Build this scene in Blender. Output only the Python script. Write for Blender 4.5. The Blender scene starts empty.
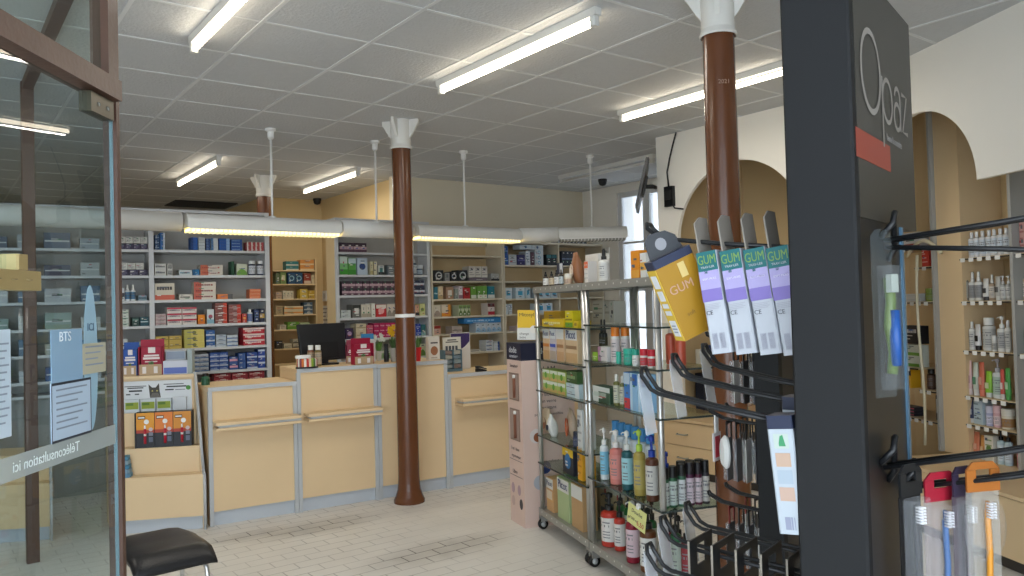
import bpy, math, random
from mathutils import Vector, Matrix
random.seed(7)
SC = bpy.context.scene
COL = SC.collection
PI = math.pi
R = math.radians

# ------------------------------------------------------------------ camera
FPX, YAW, PITCH, ROLL, EYE = 781.0, 0.64356, 0.02274, 0.02717, 1.52
ZC = 3.02                                   # ceiling height
def _cam_axes():
    cy, sy, cp, sp = math.cos(YAW), math.sin(YAW), math.cos(PITCH), math.sin(PITCH)
    f = Vector((sy * cp, cy * cp, sp)); r = Vector((cy, -sy, 0)); d = f.cross(r)
    cr, sr = math.cos(ROLL), math.sin(ROLL)
    return cr * r + sr * d, -sr * r + cr * d, f
CR, CD, CF = _cam_axes()
CAMP = Vector((0, 0, EYE))
cam = bpy.data.cameras.new('camera'); camo = bpy.data.objects.new('camera', cam); COL.objects.link(camo)
cam.sensor_width = 36; cam.lens = 36 * FPX / 1024; cam.clip_start = 0.02
M3 = Matrix((CR, -CD, -CF)).transposed()
camo.matrix_world = Matrix.Translation(CAMP) @ M3.to_4x4()
SC.camera = camo

def pix(P):
    v = Vector(P) - CAMP
    z = v.dot(CF)
    return 512 + FPX * v.dot(CR) / z, 288 + FPX * v.dot(CD) / z, z

# ------------------------------------------------------------------ materials
def lin(h):
    h = h.lstrip('#')
    if len(h) == 3: h = ''.join(c * 2 for c in h)
    out = []
    for i in (0, 2, 4):
        c = int(h[i:i + 2], 16) / 255
        out.append(c / 12.92 if c <= 0.04045 else ((c + 0.055) / 1.055) ** 2.4)
    return (*out, 1)
_m = {}
def nodes(name):
    m = bpy.data.materials.new(name); m.use_nodes = True
    nt = m.node_tree
    return m, nt, nt.nodes['Principled BSDF']
def mat(h, rough=0.5, metal=0.0, noise=0.0, scale=8, bump=0.0, bscale=60, trans=0.0, ior=1.45, coat=0.0):
    key = (h, rough, metal, noise, scale, bump, bscale, trans, coat)
    if key in _m: return _m[key]
    m, nt, b = nodes('surface_' + h.strip('#'))
    b.inputs['Base Color'].default_value = lin(h)
    b.inputs['Roughness'].default_value = rough
    b.inputs['Metallic'].default_value = metal
    b.inputs['Transmission Weight'].default_value = trans
    b.inputs['IOR'].default_value = ior
    b.inputs['Coat Weight'].default_value = coat
    tc = nt.nodes.new('ShaderNodeTexCoord')
    n = nt.nodes.new('ShaderNodeTexNoise'); n.inputs['Scale'].default_value = scale
    nt.links.new(tc.outputs['Object'], n.inputs['Vector'])
    n.inputs['Detail'].default_value = 4
    k = noise if noise else 0.04
    mx = nt.nodes.new('ShaderNodeMix'); mx.data_type = 'RGBA'
    c = lin(h)
    mx.inputs[6].default_value = tuple(x * (1 - k) for x in c[:3]) + (1,)
    mx.inputs[7].default_value = tuple(min(1, x * (1 + k)) for x in c[:3]) + (1,)
    nt.links.new(n.outputs['Fac'], mx.inputs[0])
    nt.links.new(mx.outputs[2], b.inputs['Base Color'])
    if bump:
        n2 = nt.nodes.new('ShaderNodeTexNoise'); n2.inputs['Scale'].default_value = bscale
        nt.links.new(tc.outputs['Object'], n2.inputs['Vector'])
        bp = nt.nodes.new('ShaderNodeBump'); bp.inputs['Strength'].default_value = bump; bp.inputs['Distance'].default_value = 0.01
        nt.links.new(n2.outputs['Fac'], bp.inputs['Height']); nt.links.new(bp.outputs['Normal'], b.inputs['Normal'])
    _m[key] = m
    return m
def emit(h, s, name='glow'):
    key = ('e', h, s)
    if key in _m: return _m[key]
    m, nt, b = nodes(name)
    b.inputs['Base Color'].default_value = lin(h)
    b.inputs['Emission Color'].default_value = lin(h)
    b.inputs['Emission Strength'].default_value = s
    _m[key] = m
    return m
def glass(h='#e8f0ee', alpha=0.12, rough=0.02, name='glass'):
    key = ('g', h, alpha, rough)
    if key in _m: return _m[key]
    m = bpy.data.materials.new(name); m.use_nodes = True; nt = m.node_tree
    for n in list(nt.nodes): nt.nodes.remove(n)
    out = nt.nodes.new('ShaderNodeOutputMaterial')
    t = nt.nodes.new('ShaderNodeBsdfTransparent'); t.inputs[0].default_value = lin(h)
    g = nt.nodes.new('ShaderNodeBsdfGlossy'); g.inputs['Roughness'].default_value = rough
    fr = nt.nodes.new('ShaderNodeFresnel'); fr.inputs[0].default_value = 1.5
    ge = nt.nodes.new('ShaderNodeNewGeometry'); iv = nt.nodes.new('ShaderNodeMath'); iv.operation = 'SUBTRACT'; iv.inputs[0].default_value = 1.0
    nt.links.new(ge.outputs['Backfacing'], iv.inputs[1])          # reflect on entering only: a thin pane
    ad = nt.nodes.new('ShaderNodeMath'); ad.operation = 'MULTIPLY'; nt.links.new(iv.outputs[0], ad.inputs[1])
    mx = nt.nodes.new('ShaderNodeMixShader')
    nt.links.new(fr.outputs[0], ad.inputs[0]); nt.links.new(ad.outputs[0], mx.inputs[0])
    nt.links.new(t.outputs[0], mx.inputs[1]); nt.links.new(g.outputs[0], mx.inputs[2])
    nt.links.new(mx.outputs[0], out.inputs[0])
    _m[key] = m
    return m
def plastic_film(h, alpha):
    """thin clear or milky plastic: part diffuse, part see-through"""
    key = ('f', h, alpha)
    if key in _m: return _m[key]
    m = bpy.data.materials.new('clear_plastic'); m.use_nodes = True; nt = m.node_tree
    b = nt.nodes['Principled BSDF']; out = nt.nodes['Material Output']
    b.inputs['Base Color'].default_value = lin(h); b.inputs['Roughness'].default_value = 0.15
    t = nt.nodes.new('ShaderNodeBsdfTransparent'); mx = nt.nodes.new('ShaderNodeMixShader'); mx.inputs[0].default_value = alpha
    nt.links.new(t.outputs[0], mx.inputs[1]); nt.links.new(b.outputs[0], mx.inputs[2]); nt.links.new(mx.outputs[0], out.inputs[0])
    _m[key] = m
    return m

BEIGE = mat('#e0c59c', 0.42, noise=0.05, scale=3)
BEIGE_D = mat('#d6bd92', 0.5, noise=0.05, scale=3)
GREYTRIM = mat('#b4b8ba', 0.4)
BACKMETAL = mat('#a9a7a2', 0.6, noise=0.03)  # darker copy of the white metal, with the shade inside the bays painted in
WHITEMETAL = mat('#c9ccd0', 0.42, noise=0.03)
CREAM = mat('#d6ccb6', 0.8, noise=0.03, scale=2, bump=0.06, bscale=40)
YELLOW = mat('#dcc393', 0.8, noise=0.04, scale=2, bump=0.06, bscale=40)
WALLWHITE = mat('#efebe2', 0.75, noise=0.03, scale=2, bump=0.05, bscale=40)
BROWN = mat('#62391f', 0.26, noise=0.12, scale=5, bump=0.10, bscale=14, coat=0.1)
WOODBROWN = mat('#5b4034', 0.4, noise=0.25, scale=12, bump=0.1)
BLACK = mat('#16181b', 0.45)
TOWERBLACK = mat('#0c0e11', 0.68, bump=0.03, bscale=300)
CHROME = mat('#c6c6c4', 0.3, 0.8)
STEEL = mat('#a6a6a1', 0.45, 0.6)
WHITE = mat('#e9e9e6', 0.5)
RUBBER = mat('#191919', 0.7)
GLASSM = glass()
SHELFGLASS = glass('#d2e2dc', 0.2, 0.03)

# ------------------------------------------------------------------ mesh builder
class MB:
    def __init__(s): s.v, s.f, s.mi, s.ms, s.sm = [], [], [], [], []
    def m(s, mt):
        if mt not in s.ms: s.ms.append(mt)
        return s.ms.index(mt)
    def add(s, vs, fs, mt, smooth=False):
        o = len(s.v); s.v += [tuple(x) for x in vs]; k = s.m(mt)
        for f in fs: s.f.append(tuple(i + o for i in f)); s.mi.append(k); s.sm.append(smooth)
    def box(s, lo, hi, mt, M=None):
        x0, y0, z0 = lo; x1, y1, z1 = hi
        vs = [Vector(p) for p in ((x0,y0,z0),(x1,y0,z0),(x1,y1,z0),(x0,y1,z0),(x0,y0,z1),(x1,y0,z1),(x1,y1,z1),(x0,y1,z1))]
        if M is not None: vs = [M @ v for v in vs]
        s.add(vs, [(0,3,2,1),(4,5,6,7),(0,1,5,4),(1,2,6,5),(2,3,7,6),(3,0,4,7)], mt)
    def cbox(s, lo, hi, mt, c=0.004, M=None):
        """box with chamfered vertical edges"""
        x0, y0, z0 = lo; x1, y1, z1 = hi
        p = [(x0+c,y0),(x1-c,y0),(x1,y0+c),(x1,y1-c),(x1-c,y1),(x0+c,y1),(x0,y1-c),(x0,y0+c)]
        s.prism(p, z0, z1, mt, M)
    def prism(s, poly, z0, z1, mt, M=None, axis='z'):
        n = len(poly)
        def P(a, b, c): return Vector((a, b, c)) if axis == 'z' else (Vector((a, c, b)) if axis == 'y' else Vector((c, a, b)))
        vs = [P(a, b, z0) for a, b in poly] + [P(a, b, z1) for a, b in poly]
        if M is not None: vs = [M @ v for v in vs]
        fs = [tuple(range(n))[::-1], tuple(range(n, 2 * n))] + [(i, (i+1) % n, n + (i+1) % n, n + i) for i in range(n)]
        if axis == 'y': fs = [f[::-1] for f in fs]
        s.add(vs, fs, mt)
    def quad(s, a, b, c, d, mt): s.add([a, b, c, d], [(0,1,2,3)], mt)
    def lathe(s, prof, c=(0,0,0), seg=16, M=None, sx=1, sy=1):
        """prof: (r, z, mat for the band above)"""
        for i in range(len(prof) - 1):
            r0, z0, mt = prof[i]; r1, z1 = prof[i+1][:2]
            vs = []
            for (r, z) in ((r0, z0), (r1, z1)):
                for k in range(seg):
                    t = 2 * PI * k / seg
                    v = Vector((c[0] + r * sx * math.cos(t), c[1] + r * sy * math.sin(t), c[2] + z))
                    vs.append(M @ v if M is not None else v)
            s.add(vs, [(k, (k+1) % seg, seg + (k+1) % seg, seg + k) for k in range(seg)], mt, True)
    def cyl(s, c, r, h, mt, seg=16, M=None, r2=None):
        r2 = r if r2 is None else r2
        s.lathe([(0.0001, 0, mt), (r, 0, mt), (r2, h, mt), (0.0001, h, mt)], c, seg, M)
    def tube(s, pts, r, mt, seg=8, closed=False):
        pts = [Vector(p) for p in pts]; n = len(pts); rings = []
        up = None
        for i, p in enumerate(pts):
            a = pts[i-1] if i else (pts[-1] if closed else pts[0]); b = pts[i+1] if i < n-1 else (pts[0] if closed else pts[-1])
            t = (b - a).normalized()
            if up is None:
                up = Vector((0,0,1)) if abs(t.z) < 0.9 else Vector((1,0,0))
            x = t.cross(up).normalized(); y = x.cross(t).normalized(); up = y
            rings.append([p + r * (math.cos(2*PI*k/seg) * x + math.sin(2*PI*k/seg) * y) for k in range(seg)])
        vs = [v for rg in rings for v in rg]; fs = []
        for i in range(n if closed else n-1):
            j = (i+1) % n
            fs += [(i*seg+k, i*seg+(k+1) % seg, j*seg+(k+1) % seg, j*seg+k) for k in range(seg)]
        if not closed: fs += [tuple(range(seg))[::-1], tuple((n-1)*seg + k for k in range(seg))]
        s.add(vs, fs, mt, True)
    def rod(s, a, b, r, mt, seg=10): s.tube([a, b], r, mt, seg)
    def mesh(s, name):
        me = bpy.data.meshes.new(name); me.from_pydata(s.v, [], s.f)
        for m_ in s.ms: me.materials.append(m_)
        me.polygons.foreach_set('material_index', s.mi)
        me.polygons.foreach_set('use_smooth', s.sm)
        me.update()
        return me
    def build(s, name, parent=None, loc=None, rz=0, bevel=0):
        o = bpy.data.objects.new(name, s.mesh(name)); COL.objects.link(o)
        if parent: o.parent = parent
        if loc is not None: o.location = loc
        o.rotation_euler[2] = rz
        if bevel:
            md = o.modifiers.new('edge', 'BEVEL'); md.width = bevel; md.segments = 2; md.limit_method = 'ANGLE'
        return o

LABELS = {}
def tag(o, label, cat, group=None):
    n = len(label.replace(',', ' ').split())
    if not 4 <= n <= 16: print('BADLABEL', n, label)
    if label in LABELS: print('DUPLABEL', label)
    LABELS[label] = 1
    o['label'] = label; o['category'] = cat
    if group: o['group'] = group
    return o
def thing(name, label, cat, loc=(0,0,0), rz=0, group=None):
    o = bpy.data.objects.new(name, None); o.empty_display_size = 0.05
    COL.objects.link(o); o.location = loc; o.rotation_euler[2] = rz
    return tag(o, label, cat, group)
def struct(name, mb, **k):
    o = mb.build(name, **k); o['kind'] = 'structure'; return o
def copy_tree(o, parent=None):
    c = o.copy(); COL.objects.link(c)
    if parent: c.parent = parent
    for ch in o.children: copy_tree(ch, c)
    return c
ORD = ['first','second','third','fourth','fifth','sixth','seventh','eighth','ninth','tenth','eleventh','twelfth']

_font = {}
def text_mesh(s, size, mt, extrude=0.0004, align='CENTER', space=1.0):
    key = (s, size, mt.name, align)
    if key in _font: return _font[key]
    cu = bpy.data.curves.new('lettering', 'FONT'); cu.body = s; cu.size = size; cu.extrude = extrude
    cu.align_x = align; cu.align_y = 'CENTER'; cu.space_character = space; cu.resolution_u = 3
    o = bpy.data.objects.new('lettering', cu); COL.objects.link(o)
    dg = bpy.context.evaluated_depsgraph_get(); dg.update()
    me = bpy.data.meshes.new_from_object(o.evaluated_get(dg))
    me.materials.clear(); me.materials.append(mt)
    bpy.data.objects.remove(o); bpy.data.curves.remove(cu)
    _font[key] = me
    return me
def letter(s, size, mt, parent, loc, rot=(PI/2, 0, 0), align='CENTER', mirror=False, name='lettering', sx=1):
    """text standing in the parent's local XZ plane, read from -Y"""
    o = bpy.data.objects.new(name, text_mesh(s, size, mt, align=align)); COL.objects.link(o)
    if parent: o.parent = parent
    o.location = loc; o.rotation_euler = rot; o.scale = ((-1 if mirror else 1) * sx, 1, 1)
    return o

# ------------------------------------------------------------------ floor and ceiling
def floor_mat():
    m, nt, b = nodes('painted_pavers')
    L = nt.links.new
    tc = nt.nodes.new('ShaderNodeTexCoord')
    br = nt.nodes.new('ShaderNodeTexBrick')
    br.inputs['Scale'].default_value = 1.0
    br.inputs['Brick Width'].default_value = 0.22; br.inputs['Row Height'].default_value = 0.11
    br.inputs['Mortar Size'].default_value = 0.0042; br.inputs['Mortar Smooth'].default_value = 0.3
    br.inputs['Color1'].default_value = lin('#cfcbc0'); br.inputs['Color2'].default_value = lin('#c6c1b6')
    br.inputs['Mortar'].default_value = (0, 0, 0, 1)
    L(tc.outputs['Object'], br.inputs['Vector'])
    big = nt.nodes.new('ShaderNodeTexNoise'); big.inputs['Scale'].default_value = 0.8; big.inputs['Detail'].default_value = 5
    L(tc.outputs['Object'], big.inputs['Vector'])
    ramp = nt.nodes.new('ShaderNodeValToRGB'); ramp.color_ramp.elements[0].position = 0.38; ramp.color_ramp.elements[1].position = 0.68
    ramp.color_ramp.elements[0].color = (0.10, 0.10, 0.10, 1); ramp.color_ramp.elements[1].color = (0.62, 0.62, 0.62, 1)
    L(big.outputs['Fac'], ramp.inputs[0])
    mul = nt.nodes.new('ShaderNodeMath'); mul.operation = 'MULTIPLY'
    L(br.outputs['Fac'], mul.inputs[0]); L(ramp.outputs[0], mul.inputs[1])
    # worn, dirty places with a shape of their own: in front of the till counters and in the walkway
    wear = []
    sep = nt.nodes.new('ShaderNodeSeparateXYZ'); L(tc.outputs['Object'], sep.inputs[0])
    fine = nt.nodes.new('ShaderNodeTexNoise'); fine.inputs['Scale'].default_value = 6; fine.inputs['Detail'].default_value = 6
    L(tc.outputs['Object'], fine.inputs['Vector'])
    acc = None
    for (cx, cy, rx, ry) in ((2.2, 5.28, 0.55, 0.2), (2.55, 4.25, 0.6, 0.22), (1.75, 5.4, 0.3, 0.12)):
        def ax(sock, c, r):
            a = nt.nodes.new('ShaderNodeMath'); a.operation = 'SUBTRACT'; L(sep.outputs[sock], a.inputs[0]); a.inputs[1].default_value = c
            d = nt.nodes.new('ShaderNodeMath'); d.operation = 'DIVIDE'; L(a.outputs[0], d.inputs[0]); d.inputs[1].default_value = r
            p = nt.nodes.new('ShaderNodeMath'); p.operation = 'POWER'; L(d.outputs[0], p.inputs[0]); p.inputs[1].default_value = 2
            return p
        s_ = nt.nodes.new('ShaderNodeMath'); s_.operation = 'ADD'; L(ax(0, cx, rx).outputs[0], s_.inputs[0]); L(ax(1, cy, ry).outputs[0], s_.inputs[1])
        mr = nt.nodes.new('ShaderNodeMapRange'); mr.inputs[1].default_value = 1.1; mr.inputs[2].default_value = 0.2; mr.inputs[3].default_value = 0; mr.inputs[4].default_value = 1
        L(s_.outputs[0], mr.inputs[0])
        if acc is None: acc = mr
        else:
            mxm = nt.nodes.new('ShaderNodeMath'); mxm.operation = 'MAXIMUM'; L(acc.outputs[0], mxm.inputs[0]); L(mr.outputs[0], mxm.inputs[1]); acc = mxm
    dirt = nt.nodes.new('ShaderNodeMath'); dirt.operation = 'MULTIPLY'; L(acc.outputs[0], dirt.inputs[0]); L(fine.outputs['Fac'], dirt.inputs[1])
    jd = nt.nodes.new('ShaderNodeMath'); jd.operation = 'MULTIPLY'; L(acc.outputs[0], jd.inputs[0]); L(br.outputs['Fac'], jd.inputs[1])
    mx2 = nt.nodes.new('ShaderNodeMath'); mx2.operation = 'MAXIMUM'; L(mul.outputs[0], mx2.inputs[0]); L(jd.outputs[0], mx2.inputs[1])
    # base colour of the bricks with paint mottling
    mo = nt.nodes.new('ShaderNodeTexNoise'); mo.inputs['Scale'].default_value = 2.5; mo.inputs['Detail'].default_value = 8; L(tc.outputs['Object'], mo.inputs['Vector'])
    base = nt.nodes.new('ShaderNodeMix'); base.data_type = 'RGBA'; base.inputs[6].default_value = lin('#d2cfc9'); base.inputs[7].default_value = lin('#e8e6e1')
    L(mo.outputs['Fac'], base.inputs[0])
    c1 = nt.nodes.new('ShaderNodeMix'); c1.data_type = 'RGBA'; c1.inputs[7].default_value = lin('#77716a'); L(base.outputs[2], c1.inputs[6])
    d2 = nt.nodes.new('ShaderNodeMath'); d2.operation = 'MULTIPLY'; d2.inputs[1].default_value = 0.55; L(dirt.outputs[0], d2.inputs[0]); L(d2.outputs[0], c1.inputs[0])
    c2 = nt.nodes.new('ShaderNodeMix'); c2.data_type = 'RGBA'; c2.inputs[7].default_value = lin('#4f4a45'); L(c1.outputs[2], c2.inputs[6]); L(mx2.outputs[0], c2.inputs[0])
    L(c2.outputs[2], b.inputs['Base Color'])
    b.inputs['Roughness'].default_value = 0.42
    inv = nt.nodes.new('ShaderNodeMath'); inv.operation = 'SUBTRACT'; inv.inputs[0].default_value = 1; L(br.outputs['Fac'], inv.inputs[1])
    bp = nt.nodes.new('ShaderNodeBump'); bp.inputs['Strength'].default_value = 0.18; bp.inputs['Distance'].default_value = 0.002
    L(inv.outputs[0], bp.inputs['Height']); L(bp.outputs[0], b.inputs['Normal'])
    return m
mb = MB(); mb.box((-3.6, -2.5, -0.1), (7.7, 13.6, 0), floor_mat()); struct('floor', mb)

TILE = mat('#c6c8ca', 0.85, noise=0.05, scale=30, bump=0.55, bscale=55)
BAR = mat('#d8dadb', 0.5)
mb = MB(); mb.box((-3.6, -2.5, ZC), (7.7, 13.6, ZC + 0.1), TILE)
for i in range(-8, 12):
    x = 0.79 + 0.609 * i
    if -3.6 < x < 7.7: mb.box((x - 0.011, -2.5, ZC - 0.004), (x + 0.011, 13.6, ZC + 0.01), BAR)
for j in range(-10, 18):
    y = 3.351 + 0.592 * j
    if -2.5 < y < 13.6: mb.box((-3.6, y - 0.010, ZC - 0.003), (7.7, y + 0.010, ZC + 0.01), BAR)
struct('ceiling', mb)

# ------------------------------------------------------------------ walls
mb = MB(); mb.box((4.22, 7.78, 0), (7.18, 7.9, ZC), CREAM); struct('wall_back', mb)
mb = MB(); mb.box((4.30, 7.9, 0), (4.42, 10.0, ZC), YELLOW); struct('wall_alcove_side', mb)
mb = MB(); mb.box((3.5, 10.0, 0), (4.42, 10.12, ZC), YELLOW); mb.box((3.5, 10.12, 0), (3.62, 13.4, ZC), YELLOW); struct('wall_alcove', mb)
mb = MB(); mb.box((-3.4, 13.4, 0), (3.62, 13.52, ZC), YELLOW); struct('wall_far', mb)
mb = MB(); mb.box((-3.52, 0.6, 0), (-3.4, 13.52, ZC), CREAM); struct('wall_left', mb)
# right wall with the tall window beside the corner
WX, wy0, wy1, wz0, wz1 = 7.06, 6.05, 7.14, 0.75, 2.92
mb = MB()
mb.box((WX, wy1, 0), (WX + 0.3, 7.78, ZC), WALLWHITE); mb.box((WX, -0.5, 0), (WX + 0.3, wy0, ZC), WALLWHITE)
mb.box((WX, wy0, 0), (WX + 0.3, wy1, wz0), WALLWHITE); mb.box((WX, wy0, wz1), (WX + 0.3, wy1, ZC), WALLWHITE)
struct('wall_right', mb)
WF = mat('#d6d8da', 0.5)
mb = MB()
fx0, fx1 = WX + 0.02, WX + 0.09
for y, q in ((wy0, .06), (6.60, .11), (wy1 - 0.07, .07)): mb.box((fx0, y, wz0), (fx1, y + q, wz1), WF)
for z in (wz0, 1.66, 2.26, wz1 - 0.07): mb.box((fx0 + 0.005, wy0, z), (fx1 - 0.005, wy1, z + (0.07 if z in (wz0, wz1 - 0.07) else 0.025)), WF)
win = struct('window_1', mb)
pm = plastic_film('#eef3fa', 0.55); pm.name = 'frosted_pane'
mb = MB(); mb.box((fx0 + 0.03, wy0 + 0.02, wz0 + 0.02), (fx0 + 0.036, wy1 - 0.02, wz1 - 0.02), pm); mb.build('window_pane', parent=win)
# brown trunking on the window wall is a small thermostat-like box
t = tag((lambda b: (b.cbox((WX - 0.03, 7.28, 2.1), (WX, 7.36, 2.24), WHITE), b.box((WX - 0.034, 7.30, 2.13), (WX - 0.03, 7.34, 2.2), GREYTRIM), b.build('wall_thermostat'))[-1])(MB()),
        'small white box fixed to the cream wall beside the tall window', 'thermostat')

mb = MB(); mb.box((1.15, -1.1, 0), (7.36, -1.0, ZC), WALLWHITE); struct('wall_light_block', mb)  # unseen wall added to keep daylight off the tower and niches
# arched screen walls
def arch_wall(name, O, ang, length, cx, rad, spring, foot_left, foot_right, thick=0.035, right_open=None):
    """wall running from O along ang with a half-round opening; right_open: lower edge height beyond the arch"""
    n = 40
    arc = [(cx - rad * math.cos(PI * k / n), spring + rad * math.sin(PI * k / n)) for k in range(n + 1)]
    poly = [(0, ZC), (0, foot_left), (cx - rad, foot_left)] + arc
    if right_open is None: poly += [(cx + rad, foot_right), (length, foot_right), (length, ZC)]
    else: poly += [(length, right_open), (length, ZC)]
    mb = MB(); mb.prism(poly, 0, thick, WALLWHITE, axis='y')
    return struct(name, mb, loc=O, rz=ang)
A_A = -PI / 2
A_B = math.atan2(-0.883, -0.470)
arch_wall('wall_arch', (5.35, 4.88, 0), A_A, 1.76, 0.85, 0.625, 2.045, 0.503, 0.503)
arch_wall('wall_fascia', (5.35, 3.12, 0), A_B, 3.6, 0.868, 0.495, 2.155, 0, 0, right_open=2.155)
# backs of the niches behind the arches
UB = Vector((-0.470, -0.883, 0)); NB = Vector((0.883, -0.470, 0))
def PB(s, d, z=0):
    return Vector((5.35, 3.12, 0)) + UB * s + NB * d + Vector((0, 0, z))
mb = MB(); mb.box((6.5, 2.9, 0), (6.6, 5.25, ZC), BEIGE_D); struct('wall_niche_back', mb)
mb = MB(); mb.box((5.40, 4.80, 0.503), (6.5, 4.86, ZC), BEIGE_D); struct('wall_niche_end', mb)
mb = MB(); mb.box((-0.4, .84, 0), (3.6, .94, ZC), BEIGE_D); struct('wall_bay_back', mb, loc=(5.35, 3.12, 0), rz=A_B)

# brown wooden post and ceiling beam left of the display, seen through the door glass
mb = MB(); mb.cbox((0.485, 5.73, 0), (0.555, 5.80, ZC), WOODBROWN); struct('trim_1', mb)
mb = MB(); mb.box((0.49, 1.5, ZC - 0.05), (0.55, 5.73, ZC - 0.001), WOODBROWN); struct('trim_2', mb)

# ------------------------------------------------------------------ iron columns
def column(x, y, label, cap_plate=False):
    t = thing('iron_column', label, 'column', (x, y, 0))
    b = MB(); b.lathe([(0.0001, 0, BROWN), (0.122, 0, BROWN), (0.122, 0.02, BROWN), (0.108, 0.05, BROWN), (0.092, 0.10, BROWN), (0.086, 0.15, BROWN), (0.0835, 0.2, BROWN), (0.0745, ZC - 0.22, BROWN), (0.0001, ZC - 0.22, BROWN)], seg=28)
    b.build('shaft', t)
    wm = mat('#dcdad4', 0.5)
    b = MB(); b.lathe([(0.084, ZC - 0.235, wm), (0.09, ZC - 0.225, wm), (0.084, ZC - 0.21, wm), (0.080, ZC - 0.20, wm), (0.080, ZC - 0.002, wm), (0.0001, ZC - 0.002, wm)], seg=28)
    b.build('capital', t)
    for k in range(4):
        M = Matrix.Rotation(R(37) + k * PI / 2, 4, 'Z')
        b = MB(); b.prism([(0.078, ZC - 0.15), (0.10, ZC - 0.12), (0.155, ZC - 0.03), (0.155, ZC - 0.002), (0.078, ZC - 0.002)], -0.012, 0.012, wm, M=M @ Matrix.Rotation(0, 4, 'X'), axis='y')
        b.build('bracket', t)
    return t
c = column(3.03, 5.46, 'brown painted iron column standing in front of the till counters')
b = MB(); b.lathe([(0.0770, 1.452, WHITE), (0.0795, 1.452, WHITE), (0.0795, 1.478, WHITE), (0.0770, 1.478, WHITE)], seg=28); b.build('paper_band', c)
column(2.97, 8.45, 'brown iron column in the rear, rising behind the white shelving')
c = column(3.062, 2.372, 'thick glossy brown iron column between display stand and arched wall')
letter('2021', 0.028, mat('#a98873', 0.5), c, (-0.046, -0.061, 2.55), rot=(PI/2, 0, R(-37)), name='painted_year')

# ------------------------------------------------------------------ ceiling lights
TUBEON = emit('#fff1d8', 9.0, 'lit_tube'); TUBEOFF = mat('#dcdcda', 0.3)
def batten(x, y0, y1, label, on=True):
    L = y1 - y0
    t = thing('fluorescent_light', label, 'ceiling light', (x, (y0 + y1) / 2, ZC))
    hm = mat('#d8d8d4', 0.5)
    b = MB(); b.prism([(-0.024, 0), (-0.02, -0.04), (0.02, -0.04), (0.024, 0)], -L/2, L/2, hm, axis='y'); b.build('housing', t)
    for s in (-1, 1):
        b = MB(); b.cbox((-0.02, s * (L/2 - 0.03) - 0.018, -0.092), (0.02, s * (L/2 - 0.03) + 0.018, -0.04), hm, 0.006); b.build('end_holder', t)
    b = MB(); b.rod((0, -L/2 + 0.05, -0.072), (0, L/2 - 0.05, -0.072), 0.0155, TUBEON if on else TUBEOFF, 14); b.build('tube', t)
    if on:
        la = bpy.data.lights.new('tube_glow', 'AREA'); la.shape = 'RECTANGLE'; la.size = 0.05; la.size_y = L - 0.15; la.energy = 9; la.color = (1, 0.94, 0.84)
        lo = bpy.data.objects.new('tube_glow', la); COL.objects.link(lo); lo.location = (x, (y0 + y1) / 2, ZC - 0.105)
    return t
batten(1.165, 2.87, 4.38, 'lit fluorescent tube on the ceiling nearest the glass door')
batten(2.73, 2.85, 4.39, 'lit fluorescent tube on the ceiling between the middle and thick columns')
batten(4.35, 2.82, 4.34, 'lit fluorescent tube on the ceiling near the arched wall')
batten(2.23, 7.54, 9.06, 'lit fluorescent tube on the rear ceiling above the wide white bay')
batten(3.64, 7.47, 8.98, 'lit fluorescent tube on the ceiling of the yellow alcove')
batten(5.91, 5.42, 6.90, 'unlit fluorescent batten on the ceiling near the tall window', on=False)
batten(-0.6, 4.4, 6.0, 'lit fluorescent tube seen only through the glass door', on=True)

# ------------------------------------------------------------------ suspended canopy light over the counters
t = thing('suspended_linear_light', 'long white suspended light running over the whole row of counters', 'hanging light', (0, 0, 0))
CAN = mat('#dcdcd8', 0.45); LOUV = emit('#ffe9a0', 2.0, 'lit_louvre'); LOUVD = mat('#8d8d88', 0.5)
def canopy_seg(name, a, b_, r=0.074, lit=False, z=2.225, boxy=False):
    a = Vector(a); b_ = Vector(b_); L = (b_ - a).length; ang = math.atan2(b_.y - a.y, b_.x - a.x)
    b = MB()
    if lit or boxy:
        pr = [(0.095 * math.cos(k * PI / 10), 0.0 + 0.068 * math.sin(k * PI / 10)) for k in range(11)] + [(-0.095, -0.045), (0.095, -0.045)]
    else:
        pr = [(r * math.cos(2 * PI * k / 20), r * math.sin(2 * PI * k / 20)) for k in range(20)]
    b.prism([(p, q) for p, q in pr], 0, L, CAN, axis='x')
    o = b.build(name, t, loc=(a.x, a.y, z), rz=ang); 
    if not (lit or boxy): o.data.polygons.foreach_set('use_smooth', [len(p.vertices) == 4 for p in o.data.polygons])
    if lit or boxy:
        l = MB(); l.box((0.02, -0.082, -0.074), (L - 0.02, 0.082, -0.048), LOUV if lit else LOUVD); l.build('diffuser', o)
        l = MB(); n = int(L / 0.035)
        for k in range(n + 1): l.box((0.02 + (L - 0.045) * k / n, -0.088, -0.080), (0.025 + (L - 0.045) * k / n, 0.088, -0.0455), WHITE)
        l.box((0.01, -0.092, -0.056), (L - 0.01, -0.086, -0.0455), WHITE); l.build('louvre', o)
        if lit:
            la = bpy.data.lights.new('canopy_glow', 'AREA'); la.shape = 'RECTANGLE'; la.size = L - 0.1; la.size_y = 0.12; la.energy = 3; la.color = (1, 0.93, 0.78)
            lo = bpy.data.objects.new('canopy_glow', la); COL.objects.link(lo); lo.location = (*((a + b_) / 2).xy, z - 0.12); lo.rotation_euler = (0, 0, ang)
    return o
Y = 6.24
canopy_seg('tube_segment', (-1.9, Y, 0), (1.55, Y, 0))
canopy_seg('lit_segment', (1.58, Y, 0), (2.83, Y, 0), lit=True)
canopy_seg('tube_segment', (2.85, Y, 0), (3.55, Y, 0))
canopy_seg('lit_segment', (3.58, Y, 0), (4.76, Y, 0), lit=True)
E1 = Vector((5.10, 6.0, 0)); E2 = Vector((5.66, 5.60, 0))
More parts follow.
